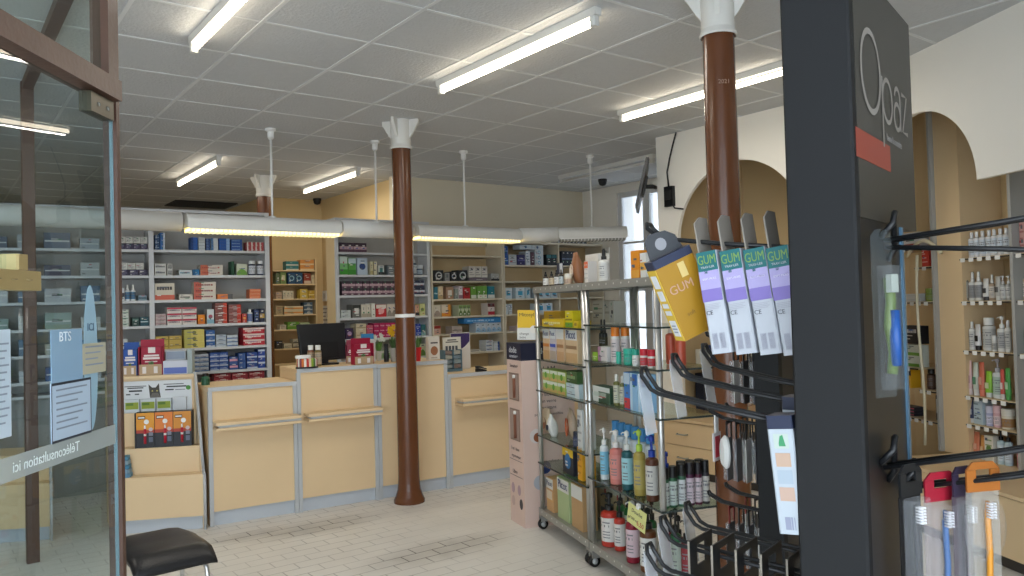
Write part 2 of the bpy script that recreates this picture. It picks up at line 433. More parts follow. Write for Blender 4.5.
canopy_seg('tube_segment', (4.78, 6.235, 0), E1)
canopy_seg('unlit_segment', E1, E2, boxy=True)
for (x, y) in ((0.1, Y), (2.26, Y), (3.2, Y), (4.14, Y), (5.38, 5.80)):
    b = MB(); b.rod((x, y, 2.29), (x, y, ZC - 0.05), 0.009, WHITE); b.lathe([(0.0001, 2.285, WHITE), (0.03, 2.285, WHITE), (0.03, 2.30, WHITE), (0.009, 2.305, WHITE)], (x, y, 0), 12)
    o = b.build('suspension_rod', t)
    b = MB(); b.lathe([(0.016, ZC - 0.09, WHITE), (0.026, ZC - 0.075, WHITE), (0.026, ZC - 0.03, WHITE), (0.042, ZC - 0.018, WHITE), (0.042, ZC - 0.0005, WHITE)], (x, y, 0), 14); b.build('ceiling_cup', o)

# dome cameras
def dome(x, y, z, label, wall=False):
    t = thing('dome_camera', label, 'security camera', (x, y, z))
    b = MB(); b.cyl((0, 0, -0.03), 0.055, 0.03, BLACK, 18); b.build('base', t)
    b = MB(); b.lathe([(0.05, -0.03, BLACK), (0.047, -0.055, BLACK), (0.034, -0.075, BLACK), (0.0001, -0.085, BLACK)], (0, 0, 0), 18); b.build('dome', t)
dome(6.55, 6.85, ZC, 'small black dome camera on the ceiling in front of the window')
dome(4.18, 9.85, ZC - 0.0, 'small black dome camera in the ceiling corner of the yellow alcove')
t = thing('ceiling_vent', 'dark slatted air vent in the rear ceiling beyond the shelving', 'vent', (3.0, 11.0, ZC))
b = MB(); b.box((-0.4, -0.3, -0.012), (0.4, 0.3, -0.004), BLACK); b.build('backing', t)
b = MB()
for k in range(9): b.box((-0.4, -0.3 + 0.07 * k, -0.02), (0.4, -0.28 + 0.07 * k, -0.013), mat('#3a3c3e'))
b.build('slats', t)

# ------------------------------------------------------------------ shelving units
class Unit:
    """a straight run of shelving: s along its front, d back from its front, z up"""
    def __init__(s, O, ang, name):
        s.O = Vector((*O[:2], 0)); s.ang = ang; s.name = name
        s.X = Vector((math.cos(ang), math.sin(ang), 0)); s.N = Vector((-math.sin(ang), math.cos(ang), 0))
        s.ups = []
    def P(s, a, d=0, z=0): return s.O + s.X * a + s.N * d + Vector((0, 0, z))
    def s_at(s, u, z, d=0.0):
        lo, hi = -4.0, 4.0
        for _ in range(50):
            m = (lo + hi) / 2
            p = s.P(m, d, z)
            if (p - CAMP).dot(CF) < 0.2: hi = m; continue
            if pix(p)[0] < u: lo = m
            else: hi = m
        return (lo + hi) / 2
    def depth_at(s, a, z, d=0.0): return pix(s.P(a, d, z))[2]

def shelving(unit, label, bays, ztop, depth, shelves, frame=WHITEMETAL, back=BACKMETAL, z0=0.0, name='shelving_unit', th=0.022, up=0.035, top=True, shelfm=None, side=False):
    """bays: list of s; shelves: list (per bay) of z of shelf tops"""
    t = thing(name, label, 'shelving', unit.O, unit.ang)
    unit.ups += [(s - up / 2 - .004, s + up / 2 + .004) for s in bays]
    b = MB()
    for s in bays: b.box((s - up / 2, 0, z0), (s + up / 2, depth, ztop), frame)
    o = b.build('upright', t)
    b = MB(); b.box((bays[0], depth - 0.012, z0), (bays[-1], depth - 0.001, ztop - 0.002), back); b.build('back_panel', t)
    if side:
        b = MB(); b.box((bays[0] - up / 2 - .004, .02, z0), (bays[0] - up / 2 - .0005, depth, ztop), BEIGE_D); b.build('side_panel', t)
    if top:
        b = MB(); b.box((bays[0] - up / 2, -0.002, ztop), (bays[-1] + up / 2, depth, ztop + 0.025), frame); b.build('top_panel', t)
    for i in range(len(bays) - 1):
        for z in shelves[i]:
            b = MB(); b.box((bays[i] + up / 2 + .001, 0.004, z - th), (bays[i+1] - up / 2 - .001, depth - 0.013, z), shelfm or frame); b.build('shelf', t)
    return t

LEFT = Unit((2.55, 7.15), R(-5.5), 'L')
ZL = [2.09, 1.866, 1.651, 1.432, 1.223, 1.01, 0.90]
shelving(LEFT, 'tall white metal shelving full of medicine cartons behind the lower counter', [-3.3, -2.26, -1.0, -0.015], 2.42, 0.34, [ZL, ZL, ZL], up=0.04)
REAR = Unit((3.34, 7.40), 0.0, 'U')
ZU = [2.117, 1.883, 1.672, 1.44, 1.222, 1.0]
shelving(REAR, 'white metal shelving with purple cartons behind the computer monitor', [0, 1.075], 2.44, 0.22, [ZU], side=True)
ZR = [2.107, 1.815, 1.614, 1.419, 1.222, 1.002]
shelving(REAR, 'beige wooden wall shelving right of the purple carton shelves', [1.115, 2.075], 2.24, 0.33, [ZR], frame=mat('#cfc6b2', 0.5), back=BEIGE_D, up=0.02, top=False, th=0.018)
ZF = [2.255, 2.005, 1.813, 1.604, 1.419, 1.217, 0.992]
shelving(REAR, 'beige corner shelving with blue and white cartons beside the window wall', [2.105, 2.95, 3.69], 2.262, 0.33, [ZF[1:], ZF[1:]], frame=mat('#cfc6b2', 0.5), back=BEIGE_D, up=0.02, th=0.018)
ALC = Unit((3.40, 9.70), 0.0, 'A')
ZA = [2.054, 1.877, 1.686, 1.484, 1.294, 1.054, 0.86]
shelving(ALC, 'narrow beige wooden shelving set into the yellow alcove', [0.02, 0.68], 2.20, 0.28, [ZA], frame=BEIGE_D, back=BEIGE_D, up=0.02, top=False, th=0.016)

# ------------------------------------------------------------------ products
P_RND = random.Random(3)
def carton_mesh(w, d, h, body, design, side=None):
    b = MB()
    bm = mat(body, 0.5)
    x0, x1 = -w / 2, w / 2
    b.cbox((x0, 0, 0), (x1, d, h), bm, min(0.002, w * .05))
    def rect(a, c, e, f, m, dy=0.0006):
        b.quad((x0 + w * a, -dy, h * e), (x0 + w * c, -dy, h * e), (x0 + w * c, -dy, h * f), (x0 + w * a, -dy, h * f), m)
    rr = random.Random(len(design) * 7 + int(w * 1000))
    for k, it in enumerate(design.split(';') if design else []):
        nm, c = it.split(':'); m = mat(c, 0.5); dy = 0.0006 + 0.0003 * k
        if nm == 'band': rect(0.0, 1, .30, .62, m, dy)
        elif nm == 'low': rect(0.0, 1, .02, .3, m, dy)
        elif nm == 'top': rect(0.0, 1, .68, .98, m, dy)
        elif nm == 'left': rect(0.0, .34, .0, 1, m, dy)
        elif nm == 'right': rect(.68, 1.0, .0, 1, m, dy)
        elif nm == 'stripe': rect(.04, .96, .42, .52, m, dy)
        elif nm == 'logo': rect(.24, .76, .30, .74, m, dy)
        elif nm == 'dot':
            n = 16; r = min(w, h) * .3
            b.add([(0, -dy, h / 2)] + [(r * math.cos(2*PI*i/n), -dy, h / 2 + r * math.sin(2*PI*i/n)) for i in range(n)], [(0, 1 + i, 1 + (i+1) % n) for i in range(n)], m)
        elif nm == 'ring':
            n = 18; r = min(w, h) * .36; q = r * .66
            vs = [(r * math.cos(2*PI*i/n), -dy, h / 2 + r * math.sin(2*PI*i/n)) for i in range(n)] + [(q * math.cos(2*PI*i/n), -dy, h / 2 + q * math.sin(2*PI*i/n)) for i in range(n)]
            b.add(vs, [(i, (i+1) % n, n + (i+1) % n, n + i) for i in range(n)], m)
        elif nm == 'lines':
            z = .86
            while z > .12:
                L = rr.uniform(.4, .8); a = rr.uniform(.06, .15); rect(a, min(.95, a + L), z - .055, z, m, dy); z -= .2
        elif nm == 'name':
            x = .10
            while x < .85:
                q = rr.uniform(.06, .13); rect(x, x + q, .60, .80, m, dy); x += q + .025
        elif nm == 'namel':
            x = .08
            while x < .8:
                q = rr.uniform(.04, .09); rect(x, x + q, .36, .62, m, dy); x += q + .02
        elif nm == 'bars':
            for x in (.2, .4, .6, .8): rect(x - .05, x + .05, .15, .85, m, dy)
        elif nm == 'arc':
            n = 10
            b.add([(x0 + w * .02, -dy, h * .02), (x1 - w * .02, -dy, h * .02)] + [(x1 - w * (.02 + .96 * i / n), -dy, h * (.25 + .3 * math.sin(PI * i / n))) for i in range(n + 1)], [tuple(range(n + 3))], m)
    if h > .03 and w > .03 and 'top:#d4d' not in design and 'top:#d8d8d8' not in design:      # small print
        lum = sum(lin(body)[:3]) / 3; pm_ = mat('#d8d6d2' if lum < .25 else '#5c6068', 0.5); dy = .0026
        for q in range(3):
            a = rr.uniform(.08, .5); L = rr.uniform(.12, .4); z = rr.uniform(.12, .84); rect(a, min(.95, a + L), z, z + rr.choice((.05, .07, .11)), pm_ if q else mat(rr.choice(('#3c5c9c', '#b03c44', '#d8d8d4', '#3c7c5c')), .5), dy + .0003 * q)
    if side:
        sm = mat(side, 0.5)
        for q, sg in ((x1 + .0005, 1), (x0 - .0005, -1)):
            vs = [(q, .004, 0.002), (q, d - .004, .002), (q, d - .004, h - .002), (q, .004, h - .002)]
            b.add(vs, [(0, 1, 2, 3) if sg > 0 else (3, 2, 1, 0)], sm)
    return b.mesh('carton')

def lbl_band(b, r, z0, z1, col, c=(0, 0, 0), seg=18, wid=None, lines='#7c7c80'):
    """label wrapped round a bottle"""
    m = mat(col, 0.55)
    b.lathe([(r + .0006, z0, m), (r + .0006, z1, m)], c, seg)
    h = z1 - z0
    lm = mat(lines, 0.6)
    for f, q in ((.78, .05), (.62, .09), (.40, .04), (.28, .04), (.16, .04)):
        for (t0, t1) in ((200, 262), (280, 335)) if f != .62 else ((205, 330),):
            n = 4; vs = []
            for k in range(n + 1):
                t = R(t0 + (t1 - t0) * k / n)
                vs += [((r + .0011) * math.cos(t) + c[0], (r + .0011) * math.sin(t) + c[1], c[2] + z0 + h * f), ((r + .0011) * math.cos(t) + c[0], (r + .0011) * math.sin(t) + c[1], c[2] + z0 + h * (f + q))]
            b.add(vs, [(2*k, 2*k+2, 2*k+3, 2*k+1) for k in range(n)], lm, True)

def bottle_parts(style, r, h, body, cap, label, bodymat=None):
    """(body mesh, {part name: mesh}); origin at base centre, label faces -Y"""
    bm = bodymat or mat(body, 0.3); cm = mat(cap, 0.4); parts = {}
    b = MB()
    if style == 'jar':
        b.lathe([(.0001, 0, bm), (r * .95, 0, bm), (r, .004, bm), (r, h * .62, bm), (r * .9, h * .64, bm), (.0001, h * .64, bm)])
        c = MB(); c.lathe([(r * .9, h * .64, cm), (r * 1.03, h * .645, cm), (r * 1.03, h * .98, cm), (r * .98, h, cm), (.0001, h, cm)]); parts['lid'] = c.mesh('lid')
        if label: l = MB(); lbl_band(l, r, h * .1, h * .52, label); parts['label'] = l.mesh('label')
    elif style == 'can':       # spray can with tall cap
        b.lathe([(.0001, 0, bm), (r * .94, 0, bm), (r, .004, bm), (r, h * .70, bm), (r * .86, h * .74, bm), (.0001, h * .74, bm)])
        c = MB(); c.lathe([(r * .9, h * .72, cm), (r * .95, h * .73, cm), (r * .93, h * .98, cm), (r * .86, h, cm), (.0001, h, cm)]); parts['cap'] = c.mesh('cap')
        if label: l = MB(); lbl_band(l, r, h * .06, h * .64, label); parts['label'] = l.mesh('label')
    elif style == 'tube':      # standing squeeze tube
        n = 14; vs = []
        for (z, f, rr) in ((h * .18, 1, r), (h * .6, .62, r * 1.02), (h, .06, r * 1.08)):
            for k in range(n):
                t = 2 * PI * k / n; vs.append((rr * math.cos(t), rr * f * math.sin(t), z))
        fs = [(k + n*j, (k+1) % n + n*j, (k+1) % n + n*(j+1), k + n*(j+1)) for j in range(2) for k in range(n)] + [tuple(range(2*n, 3*n))]
        b.add(vs, fs, bm, True)
        c = MB(); c.lathe([(.0001, 0, cm), (r * .82, 0, cm), (r * .82, h * .17, cm), (r * .95, h * .18, cm)]); parts['cap'] = c.mesh('cap')
        if label:
            l = MB(); lm = mat(label, .5); l.box((-r * .6, -r * .93, h * .34), (r * .6, -r * .75, h * .56), lm); parts['label'] = l.mesh('label')
    else:
        neck = r * (.42 if style != 'dropper' else .35)
        sh = .66 if style in ('pump', 'spray', 'dropper') else .78
        b.lathe([(.0001, 0, bm), (r * .93, 0, bm), (r, .006, bm), (r, h * (sh - .07), bm), (r * .9, h * (sh - .03), bm), (neck, h * sh, bm), (neck, h * (sh + .02), bm), (.0001, h * (sh + .02), bm)])
        c = MB()
        if style == 'pump':
            c.lathe([(neck * 1.25, h * (sh + .005), cm), (neck * 1.25, h * .76, cm), (neck * .5, h * .77, cm), (neck * .45, h * .89, cm), (neck * 1.0, h * .90, cm), (neck * 1.0, h * .97, cm), (.0001, h, cm)], seg=12)
            c.tube([(0, 0, h * .95), (-r * .55, -r * .5, h * .955), (-r * .75, -r * .65, h * .925)], neck * .28, cm, 8); nm = 'pump_head'
        elif style == 'spray':
            c.lathe([(neck * 1.2, h * (sh + .005), cm), (neck * 1.2, h * .76, cm), (neck * .9, h * .78, cm), (neck * .8, h * .97, cm), (neck * .5, h, cm), (.0001, h, cm)], seg=12); nm = 'spray_head'
        elif style == 'dropper':
            c.lathe([(neck * 1.5, h * (sh + .005), cm), (neck * 1.5, h * .80, cm), (neck * .9, h * .81, cm), (neck * .8, h * .96, cm), (.0001, h, cm)], seg=12); nm = 'dropper_cap'
        else:
            k = 1.9 if style == 'wide' else 1.18
            c.lathe([(neck * k, h * (sh + .004), cm), (neck * k, h * .985, cm), (neck * k * .94, h, cm), (.0001, h, cm)], seg=14); nm = 'cap'
        parts[nm] = c.mesh(nm)
        if label: l = MB(); lbl_band(l, r, h * .10, h * (sh - .12), label); parts['label'] = l.mesh('label')
    return b.mesh('bottle'), parts

def spawn(name, me, parts, loc, rz, label, cat, group):
    o = bpy.data.objects.new(name, me); COL.objects.link(o); o.location = loc; o.rotation_euler[2] = rz
    tag(o, label, cat, group)
    for k, pm_ in (parts or {}).items():
        c = bpy.data.objects.new(k, pm_); COL.objects.link(c); c.parent = o
    return o

KIND = {'carton': ('medicine_carton', 'carton'), 'pack': ('product_pack', 'pack'), 'bottle': ('bottle', 'bottle'), 'pump': ('pump_bottle', 'bottle'), 'spray': ('spray_bottle', 'bottle'),
        'dropper': ('dropper_bottle', 'bottle'), 'wide': ('bottle', 'bottle'), 'can': ('spray_can', 'can'), 'jar': ('jar', 'jar'), 'tube': ('cream_tube', 'tube')}
def row(unit, z, place, entries, d0=0.02, depth=0.14, parts=False, group=None):
    """entries: (u0, u1, height_px, cols, rows, kind, look, body, design/cap, {options})"""
    for e in entries:
        u0, u1, hp, cols, rows, kind, look, body, des = e[:9]; op = e[9] if len(e) > 9 else {}
        d = op.get('d', d0); zz = z
        a0, a1 = unit.s_at(u0, z + .05, d), unit.s_at(u1, z + .05, d)
        for lo, hi in unit.ups:
            if hi > a0 and lo < a1:
                if (lo + hi) / 2 > (a0 + a1) / 2: a1 = lo
                else: a0 = hi
        D = unit.depth_at((a0 + a1) / 2, z, d)
        H = hp * op.get('hs', 1) * D / FPX / rows
        zz += op.get('up', 0) * D / FPX
        w = (a1 - a0) / cols
        dep = op.get('depth', depth)
        nm, cat = KIND[kind]
        if kind in ('carton', 'pack'):
            me = carton_mesh(w * op.get('fill', .96), dep, H - .001, body, des, op.get('side')); pr = {}
        else:
            r = min(w * .485, (u1 - u0) / cols * D / FPX * .575)
            me, pr = bottle_parts(kind, r, H, body, des, op.get('label'), op.get('mat')); d = d + r
        for r_ in range(rows):
            for c_ in range(cols):
                pos = ''
                lv = 'topmost' if r_ == rows - 1 else ('bottom one' if r_ == 0 else ORD[rows - 1 - r_] + ' down')
                if cols > 1 and rows > 1: pos = f'{ORD[c_]} stack, {lv}'
                elif cols > 1: pos = f'{ORD[c_]} in row'
                elif rows > 1: pos = lv
                lab = f'{look}, {pos + ", " if pos else ""}{place}'
                J = P_RND.uniform(-.004, .004) if rows > 1 or cols > 1 else 0
                loc = unit.P(a0 + w * (c_ + .5), d + J * 1.0 + .004, zz + r_ * H + .0005)
                g = group or (f'{look}s {place}' if cols * rows > 1 else None)
                spawn(nm, me, pr if parts else None, loc, unit.ang, lab, cat, g) if parts or not pr else spawn_merged(nm, me, pr, loc, unit.ang, lab, cat, g)

_mg = {}
def spawn_merged(nm, me, pr, loc, ang, lab, cat, g):
    """small far bottle: cap and label in the same mesh"""
    key = me.name
    if key not in _mg:
        b = MB()
        for m_ in [me] + list(pr.values()):
            for p in m_.polygons:
                b.add([m_.vertices[i].co for i in p.vertices], [tuple(range(len(p.vertices)))], m_.materials[p.material_index], p.use_smooth)
        _mg[key] = b.mesh('bottle')
    return spawn(nm, _mg[key], None, loc, ang, lab, cat, g)

# --- narrow white bay
pl = lambda k, s: f'{s} shelf down, {k}'
NB_ = 'narrow white bay'
row(LEFT, ZL[0], f'top shelf of {NB_}', [
    (118, 149, 6, 4, 1, 'carton', 'flat dark purple carton', '#3a3450', 'lines:#8f8aa8'),
    (118, 149, 6.5, 4, 1, 'carton', 'white carton on purple ones', '#c9c9c4', 'lines:#6a6a70', {'up': 6.2})])
row(LEFT, ZL[1], f'second shelf of {NB_}', [
    (119, 149, 6, 3, 1, 'carton', 'flat dark purple carton', '#352f4a', 'lines:#8f8aa8'),
    (119, 144, 6.5, 3, 1, 'carton', 'white carton on purple ones', '#cfcfc8', 'lines:#6a6a70', {'up': 6.2})])
row(LEFT, ZL[2], f'third shelf of {NB_}', [
    (119, 124.5, 13, 1, 1, 'carton', 'white and dark carton', '#d3d7da', 'band:#444a55'),
    (125, 136, 16, 2, 1, 'spray', 'white spray bottle with blue print', '#d8dee2', '#e4e4e2', {'label': '#3d6f93'}),
    (138, 147, 5.5, 1, 1, 'carton', 'small blue grey carton', '#7f98a4', 'band:#3f5a68')])
row(LEFT, ZL[3], f'fourth shelf of {NB_}', [
    (119.5, 129, 17, 1, 3, 'carton', 'white and green carton', '#c9d2c8', 'stripe:#3f7a62'),
    (132, 139.5, 9, 1, 1, 'carton', 'dark green carton', '#25413c', 'name:#6a8d84'),
    (140, 149, 9, 1, 1, 'carton', 'teal carton with pale stripe', '#1f4d5a', 'stripe:#b7cbd0')])
row(LEFT, ZL[4], f'fifth shelf of {NB_}', [(119, 128, 12, 1, 1, 'carton', 'white carton half hidden by leaflet holder', '#c4ccd2', 'stripe:#4f5f70'), (136, 149, 9, 1, 1, 'carton', 'pale grey carton', '#aab4ba', 'lines:#5c6870')])
# --- wide white bay
WB = 'wide white bay'
row(LEFT, ZL[0], f'top shelf of {WB}', [
    (155, 159.5, 15, 1, 3, 'carton', 'dark blue carton at upright', '#24466f', 'stripe:#a9b9c9'),
    (160, 165, 17, 1, 3, 'carton', 'blue and white carton', '#2f62a0', 'right:#c4ccd6'),
    (191, 198, 13, 1, 4, 'carton', 'bright blue carton', '#285fae', 'left:#153c78'),
    (198.5, 205.3, 13, 1, 4, 'carton', 'white and grey carton', '#c3c9cc', 'stripe:#6a7884'),
    (206, 210.5, 12, 1, 4, 'carton', 'narrow navy carton', '#23477e', 'lines:#93a7c4'),
    (211, 218.3, 12.5, 1, 4, 'carton', 'white carton with blue edge', '#c6cdd2', 'left:#4c78a8'),
    (219, 230, 12.3, 1, 4, 'carton', 'wide blue carton with white end', '#1f55a2', 'right:#8fb0d8'),
    (231, 242.5, 11.5, 1, 4, 'carton', 'wide deep blue carton', '#1e4f98', 'namel:#86a4cc'),
    (247, 264, 9, 4, 2, 'carton', 'red and white carton', '#b0474c', 'left:#d8d0cc')])
row(LEFT, ZL[1], f'second shelf of {WB}', [
    (154.5, 166.5, 12, 1, 2, 'carton', 'white carton with dark print', '#c9c8c2', 'namel:#55565a'),
    (167.3, 172.5, 12, 1, 2, 'carton', 'narrow white carton', '#c4c3be', 'bars:#4a4a4c'),
    (179, 192.5, 5.5, 1, 1, 'carton', 'flat white carton', '#c8d0d0', 'namel:#4e8fa8'),
    (193, 199.5, 6, 1, 1, 'carton', 'flat blue carton', '#2274a8', 'left:#155a88'),
    (200, 223.5, 10.5, 1, 2, 'carton', 'long white carton with red print', '#d2cabf', 'left:#c0694e;namel:#a8413c'),
    (231.5, 234.5, 14, 1, 1, 'carton', 'thin dark green carton', '#1f4f38', ''),
    (236.5, 247.5, 11.5, 1, 1, 'carton', 'white carton with green picture', '#c5ccb8', 'arc:#6a9a3c'),
    (249, 256.5, 14.5, 1, 1, 'wide', 'navy bottle with white cap beside green box', '#2a3350', '#dedfdd', {'label': '#c8ccd4'}),
    (257.3, 264.5, 14.5, 1, 1, 'wide', 'navy bottle with white cap at bay end', '#2a3350', '#dedfdd', {'label': '#c8ccd4'})])
row(LEFT, ZL[2], f'third shelf of {WB}', [
    (154.5, 175, 17, 1, 1, 'carton', 'big cream carton with red stripe', '#cdc5b4', 'low:#c8614c;name:#4a4646'),
    (179, 193, 5.5, 1, 1, 'carton', 'flat white carton', '#cdc9c0', 'namel:#60605e'),
    (193.5, 216.5, 17.5, 1, 3, 'carton', 'long white carton with red edge', '#d3ccc0', 'left:#bc5f50;namel:#8e3a38'),
    (217, 233, 5, 1, 1, 'carton', 'flat orange carton with dark end', '#d47a3c', 'right:#57585c'),
    (249.5, 261, 9.5, 1, 3, 'carton', 'small orange carton', '#cf7248', 'stripe:#e0c0a4')])
row(LEFT, ZL[3], f'fourth shelf of {WB}', [
    (155, 166.5, 11.5, 1, 3, 'carton', 'grey pink carton', '#b9a8a8', 'stripe:#9a5260'),
    (167, 197, 17.5, 2, 3, 'carton', 'white carton with red top line', '#d4cfca', 'top:#b23048;namel:#9c8f8c'),
    (198, 205.3, 9.5, 1, 1, 'carton', 'small bright orange carton', '#e08a20', 'arc:#c46a10'),
    (207, 214.3, 14.5, 1, 1, 'carton', 'upright white carton with blue figure', '#c8d0d4', 'dot:#a84a5c;low:#7fa8bc'),
    (215, 227.5, 20.5, 1, 3, 'carton', 'dark red brown carton', '#7f4a46', 'right:#c04432;stripe:#a89490'),
    (228.5, 241.5, 18.5, 1, 3, 'carton', 'dark pink carton with red end', '#80504e', 'right:#b83a2c;stripe:#b0a09c'),
    (242.3, 247, 9, 1, 1, 'carton', 'small red carton', '#b24038', 'dot:#d8a050'),
    (247.5, 253.5, 13, 1, 1, 'bottle', 'clear white bottle', '#c5ccd0', '#e0e0e0', {'label': '#5c6c9c'}),
    (254.3, 259.3, 13, 1, 1, 'carton', 'upright navy carton', '#273456', 'lines:#5c6c9c'),
    (259.8, 264.8, 13.5, 1, 1, 'carton', 'navy carton with gold band', '#2b2f46', 'band:#b89858')])
row(LEFT, ZL[4], f'fifth shelf of {WB}', [
    (155, 182, 13, 2, 2, 'carton', 'small yellow carton', '#c9b05c', 'stripe:#8c7434'),
    (184, 205, 18.5, 1, 3, 'carton', 'wide pale yellow carton', '#d3c56c', 'left:#b8b460;dot:#80803c'),
    (206, 215.3, 17, 1, 3, 'carton', 'blue and white striped carton', '#2c5c9c', 'low:#c4ccd4'),
    (216, 226.5, 12, 1, 3, 'carton', 'white carton with thin blue line', '#b4c0cc', 'stripe:#3c5c8c'),
    (227, 238, 11, 1, 3, 'carton', 'white carton with pale blue end', '#c2ccd4', 'low:#3f66a0'),
    (243, 265.3, 17.5, 1, 3, 'carton', 'long red carton with white print', '#b32a38', 'top:#d8c4c0;namel:#e4ccc8', {'depth': .2})])
row(LEFT, ZL[5], f'sixth shelf of {WB}', [
    (191, 209, 17.5, 2, 4, 'carton', 'white and grey blue carton', '#b3bcc6', 'stripe:#6a5c78;low:#4c6c98'),
    (210, 228.5, 18, 2, 4, 'carton', 'blue carton with pale edge', '#2c4f98', 'low:#b4c0d4;namel:#7c94c4'),
    (229.5, 238, 13, 1, 2, 'carton', 'blue carton with pink label', '#3b5a9c', 'band:#d89cb0'),
    (238.5, 246, 16, 1, 2, 'carton', 'upright dark blue carton', '#264a88', 'bars:#5878b4'),
    (247, 257.7, 16, 1, 3, 'carton', 'blue white layered carton', '#2b4c94', 'low:#bcc8d8'),
    (258.2, 265.5, 18.5, 1, 3, 'carton', 'royal blue carton at bay end', '#2a489c', 'top:#c4ccdc')])
row(LEFT, ZL[6] , f'lowest shelf of {WB}', [(214, 265, 9, 3, 2, 'carton', 'flat dark red carton', '#8c2a34', 'namel:#c89c98', {'depth': .2})])
# --- bays seen only through the door glass
GB = 'bay behind the door glass'
for k, (zi, pal) in enumerate(((0, ['#5a6a80', '#a8b0b8']), (1, ['#3c4a60', '#b0b4b4']), (2, ['#b8bcc0', '#56708a']), (3, ['#8aa09c', '#c0c4c4']), (4, ['#a8a89c', '#4c6c88']), (5, ['#34588c', '#b4bcc4']))):
    a = -2.2; j = 0
    for w_, c_ in ((.16, pal[0]), (.12, pal[1]), (.2, pal[0]), (.15, pal[1])):
        me = carton_mesh(w_ * .95, .13, .09 + .02 * ((j + k) % 3), c_, 'stripe:#d0d4d6')
        spawn('medicine_carton', me, None, LEFT.P(a + w_ / 2, .03, ZL[zi] + .0005), LEFT.ang, f'{["blue grey","pale","wide dark","small light"][j]} carton, {ORD[k]} shelf of {GB}', 'carton', 'cartons seen through the door glass')
        a += w_ + .06; j += 1
# --- alcove
AL = 'yellow alcove shelving'
row(ALC, ZA[0], f'top shelf, {AL}', [(286, 299, 9, 1, 2, 'carton', 'teal and white carton', '#2f7478', 'low:#c8c8b8'), (300, 315.0, 10.5, 1, 2, 'carton', 'orange and cream carton', '#cf8c48', 'low:#d8c49c')], depth=.12)
row(ALC, ZA[1], f'second shelf, {AL}', [(276, 280, 11, 1, 1, 'carton', 'thin grey green carton', '#5c6a50', ''), (280.5, 286.5, 12, 1, 1, 'carton', 'green carton with cream patch', '#6c8450', 'logo:#c8c4a0'), (288, 303, 11.5, 2, 1, 'carton', 'blue carton with ring', '#1f4668', 'ring:#8cb0c4'), (304, 311, 10.5, 1, 1, 'carton', 'dull red carton', '#8a3c30', 'low:#c8b49c'), (311.7, 315, 9, 1, 1, 'carton', 'small cream carton', '#c4b490', '')], depth=.12)
row(ALC, ZA[2], f'third shelf, {AL}', [(276, 282, 7, 1, 1, 'carton', 'small pinkish carton', '#b49c84', 'stripe:#8c6c5c'), (283, 294, 8, 3, 1, 'carton', 'white upright carton', '#cdc6b0', 'bars:#a89c84'), (300, 308, 9.5, 1, 2, 'carton', 'yellow and white carton', '#c8ac48', 'logo:#dcd4b0'), (308.5, 315, 8, 1, 1, 'carton', 'mustard carton', '#b89838', 'stripe:#dcd0a0')], depth=.12)
row(ALC, ZA[3], f'fourth shelf, {AL}', [(276, 283, 9, 1, 1, 'carton', 'dull beige carton', '#a89878', 'lines:#74684c'), (284, 303.5, 8.5, 1, 2, 'carton', 'long orange white carton', '#d0c0a0', 'band:#d08834'), (304, 313, 12, 1, 3, 'carton', 'blue grey carton', '#3c5468', 'low:#a8b0b0')], depth=.12)
row(ALC, ZA[4], f'fifth shelf, {AL}', [(280, 286.5, 5, 1, 1, 'carton', 'small white carton', '#c8c0a8', 'bars:#7c6c5c'), (287.5, 299.5, 7.5, 1, 1, 'carton', 'flat green carton', '#5c8c30', 'stripe:#a8c070'), (300, 310, 6.5, 1, 1, 'carton', 'white and green carton', '#a8b890', 'low:#4c7c34')], depth=.12)
row(ALC, ZA[5], f'sixth shelf, {AL}', [(276, 283, 8, 1, 1, 'carton', 'black carton', '#38342e', ''), (284, 292, 5, 1, 1, 'carton', 'flat white carton', '#c0b8a0', 'stripe:#5c5448'), (293, 300, 9, 1, 2, 'carton', 'grey white carton', '#b0a890', 'low:#4c463c')], depth=.12)
# --- shelving behind the monitor
UB_ = 'white shelving behind monitor'
PUR = ('#3f3040', 'band:#b89aa4;low:#5a3c50')
row(REAR, ZU[0], f'top shelf, {UB_}', [(339.5, 367, 9.5, 4, 1, 'carton', 'dark purple carton with pale label', *PUR)])
row(REAR, ZU[1], f'second shelf, {UB_}', [
    (340, 348, 18.5, 1, 1, 'pack', 'white and green pack at upright', '#c0ccc4', 'low:#3f9a34;band:#7cba78'), (348.5, 356.3, 17, 1, 1, 'pack', 'green pack with blue top', '#5aa04a', 'top:#b4c8cc;low:#3c8c34'),
    (357.3, 368, 17, 1, 1, 'pack', 'pale blue pack with dark dot', '#b4c4d4', 'dot:#24447c'), (370.3, 373.3, 13.5, 1, 1, 'carton', 'thin cream carton', '#d0c8a8', 'low:#b4a878'), (374, 377.3, 13.5, 1, 1, 'carton', 'thin pale yellow carton', '#d4ccb0', ''),
    (378.3, 384.5, 9.5, 1, 1, 'carton', 'white carton with teal square', '#ccd0cc', 'logo:#4c8c8c;low:#2c3438'), (388, 396, 10, 1, 1, 'carton', 'grey carton', '#6c7478', 'lines:#a0a8ac'), (413, 418, 15.5, 1, 1, 'bottle', 'blue white bottle beyond the column', '#2e4664', '#d0d4d8', {'label': '#c4ccd4'}), (418.5, 424.5, 10, 1, 1, 'jar', 'navy jar beyond the column', '#2c3c54', '#c4ccd0', {'label': '#a4b4c4'})])
row(REAR, ZU[2], f'third shelf, {UB_}', [(342, 396, 14, 8, 2, 'carton', 'purple carton with pink band', *PUR), (413, 425, 14, 2, 2, 'carton', 'navy carton with white band', '#303850', 'band:#c0c4d0')])
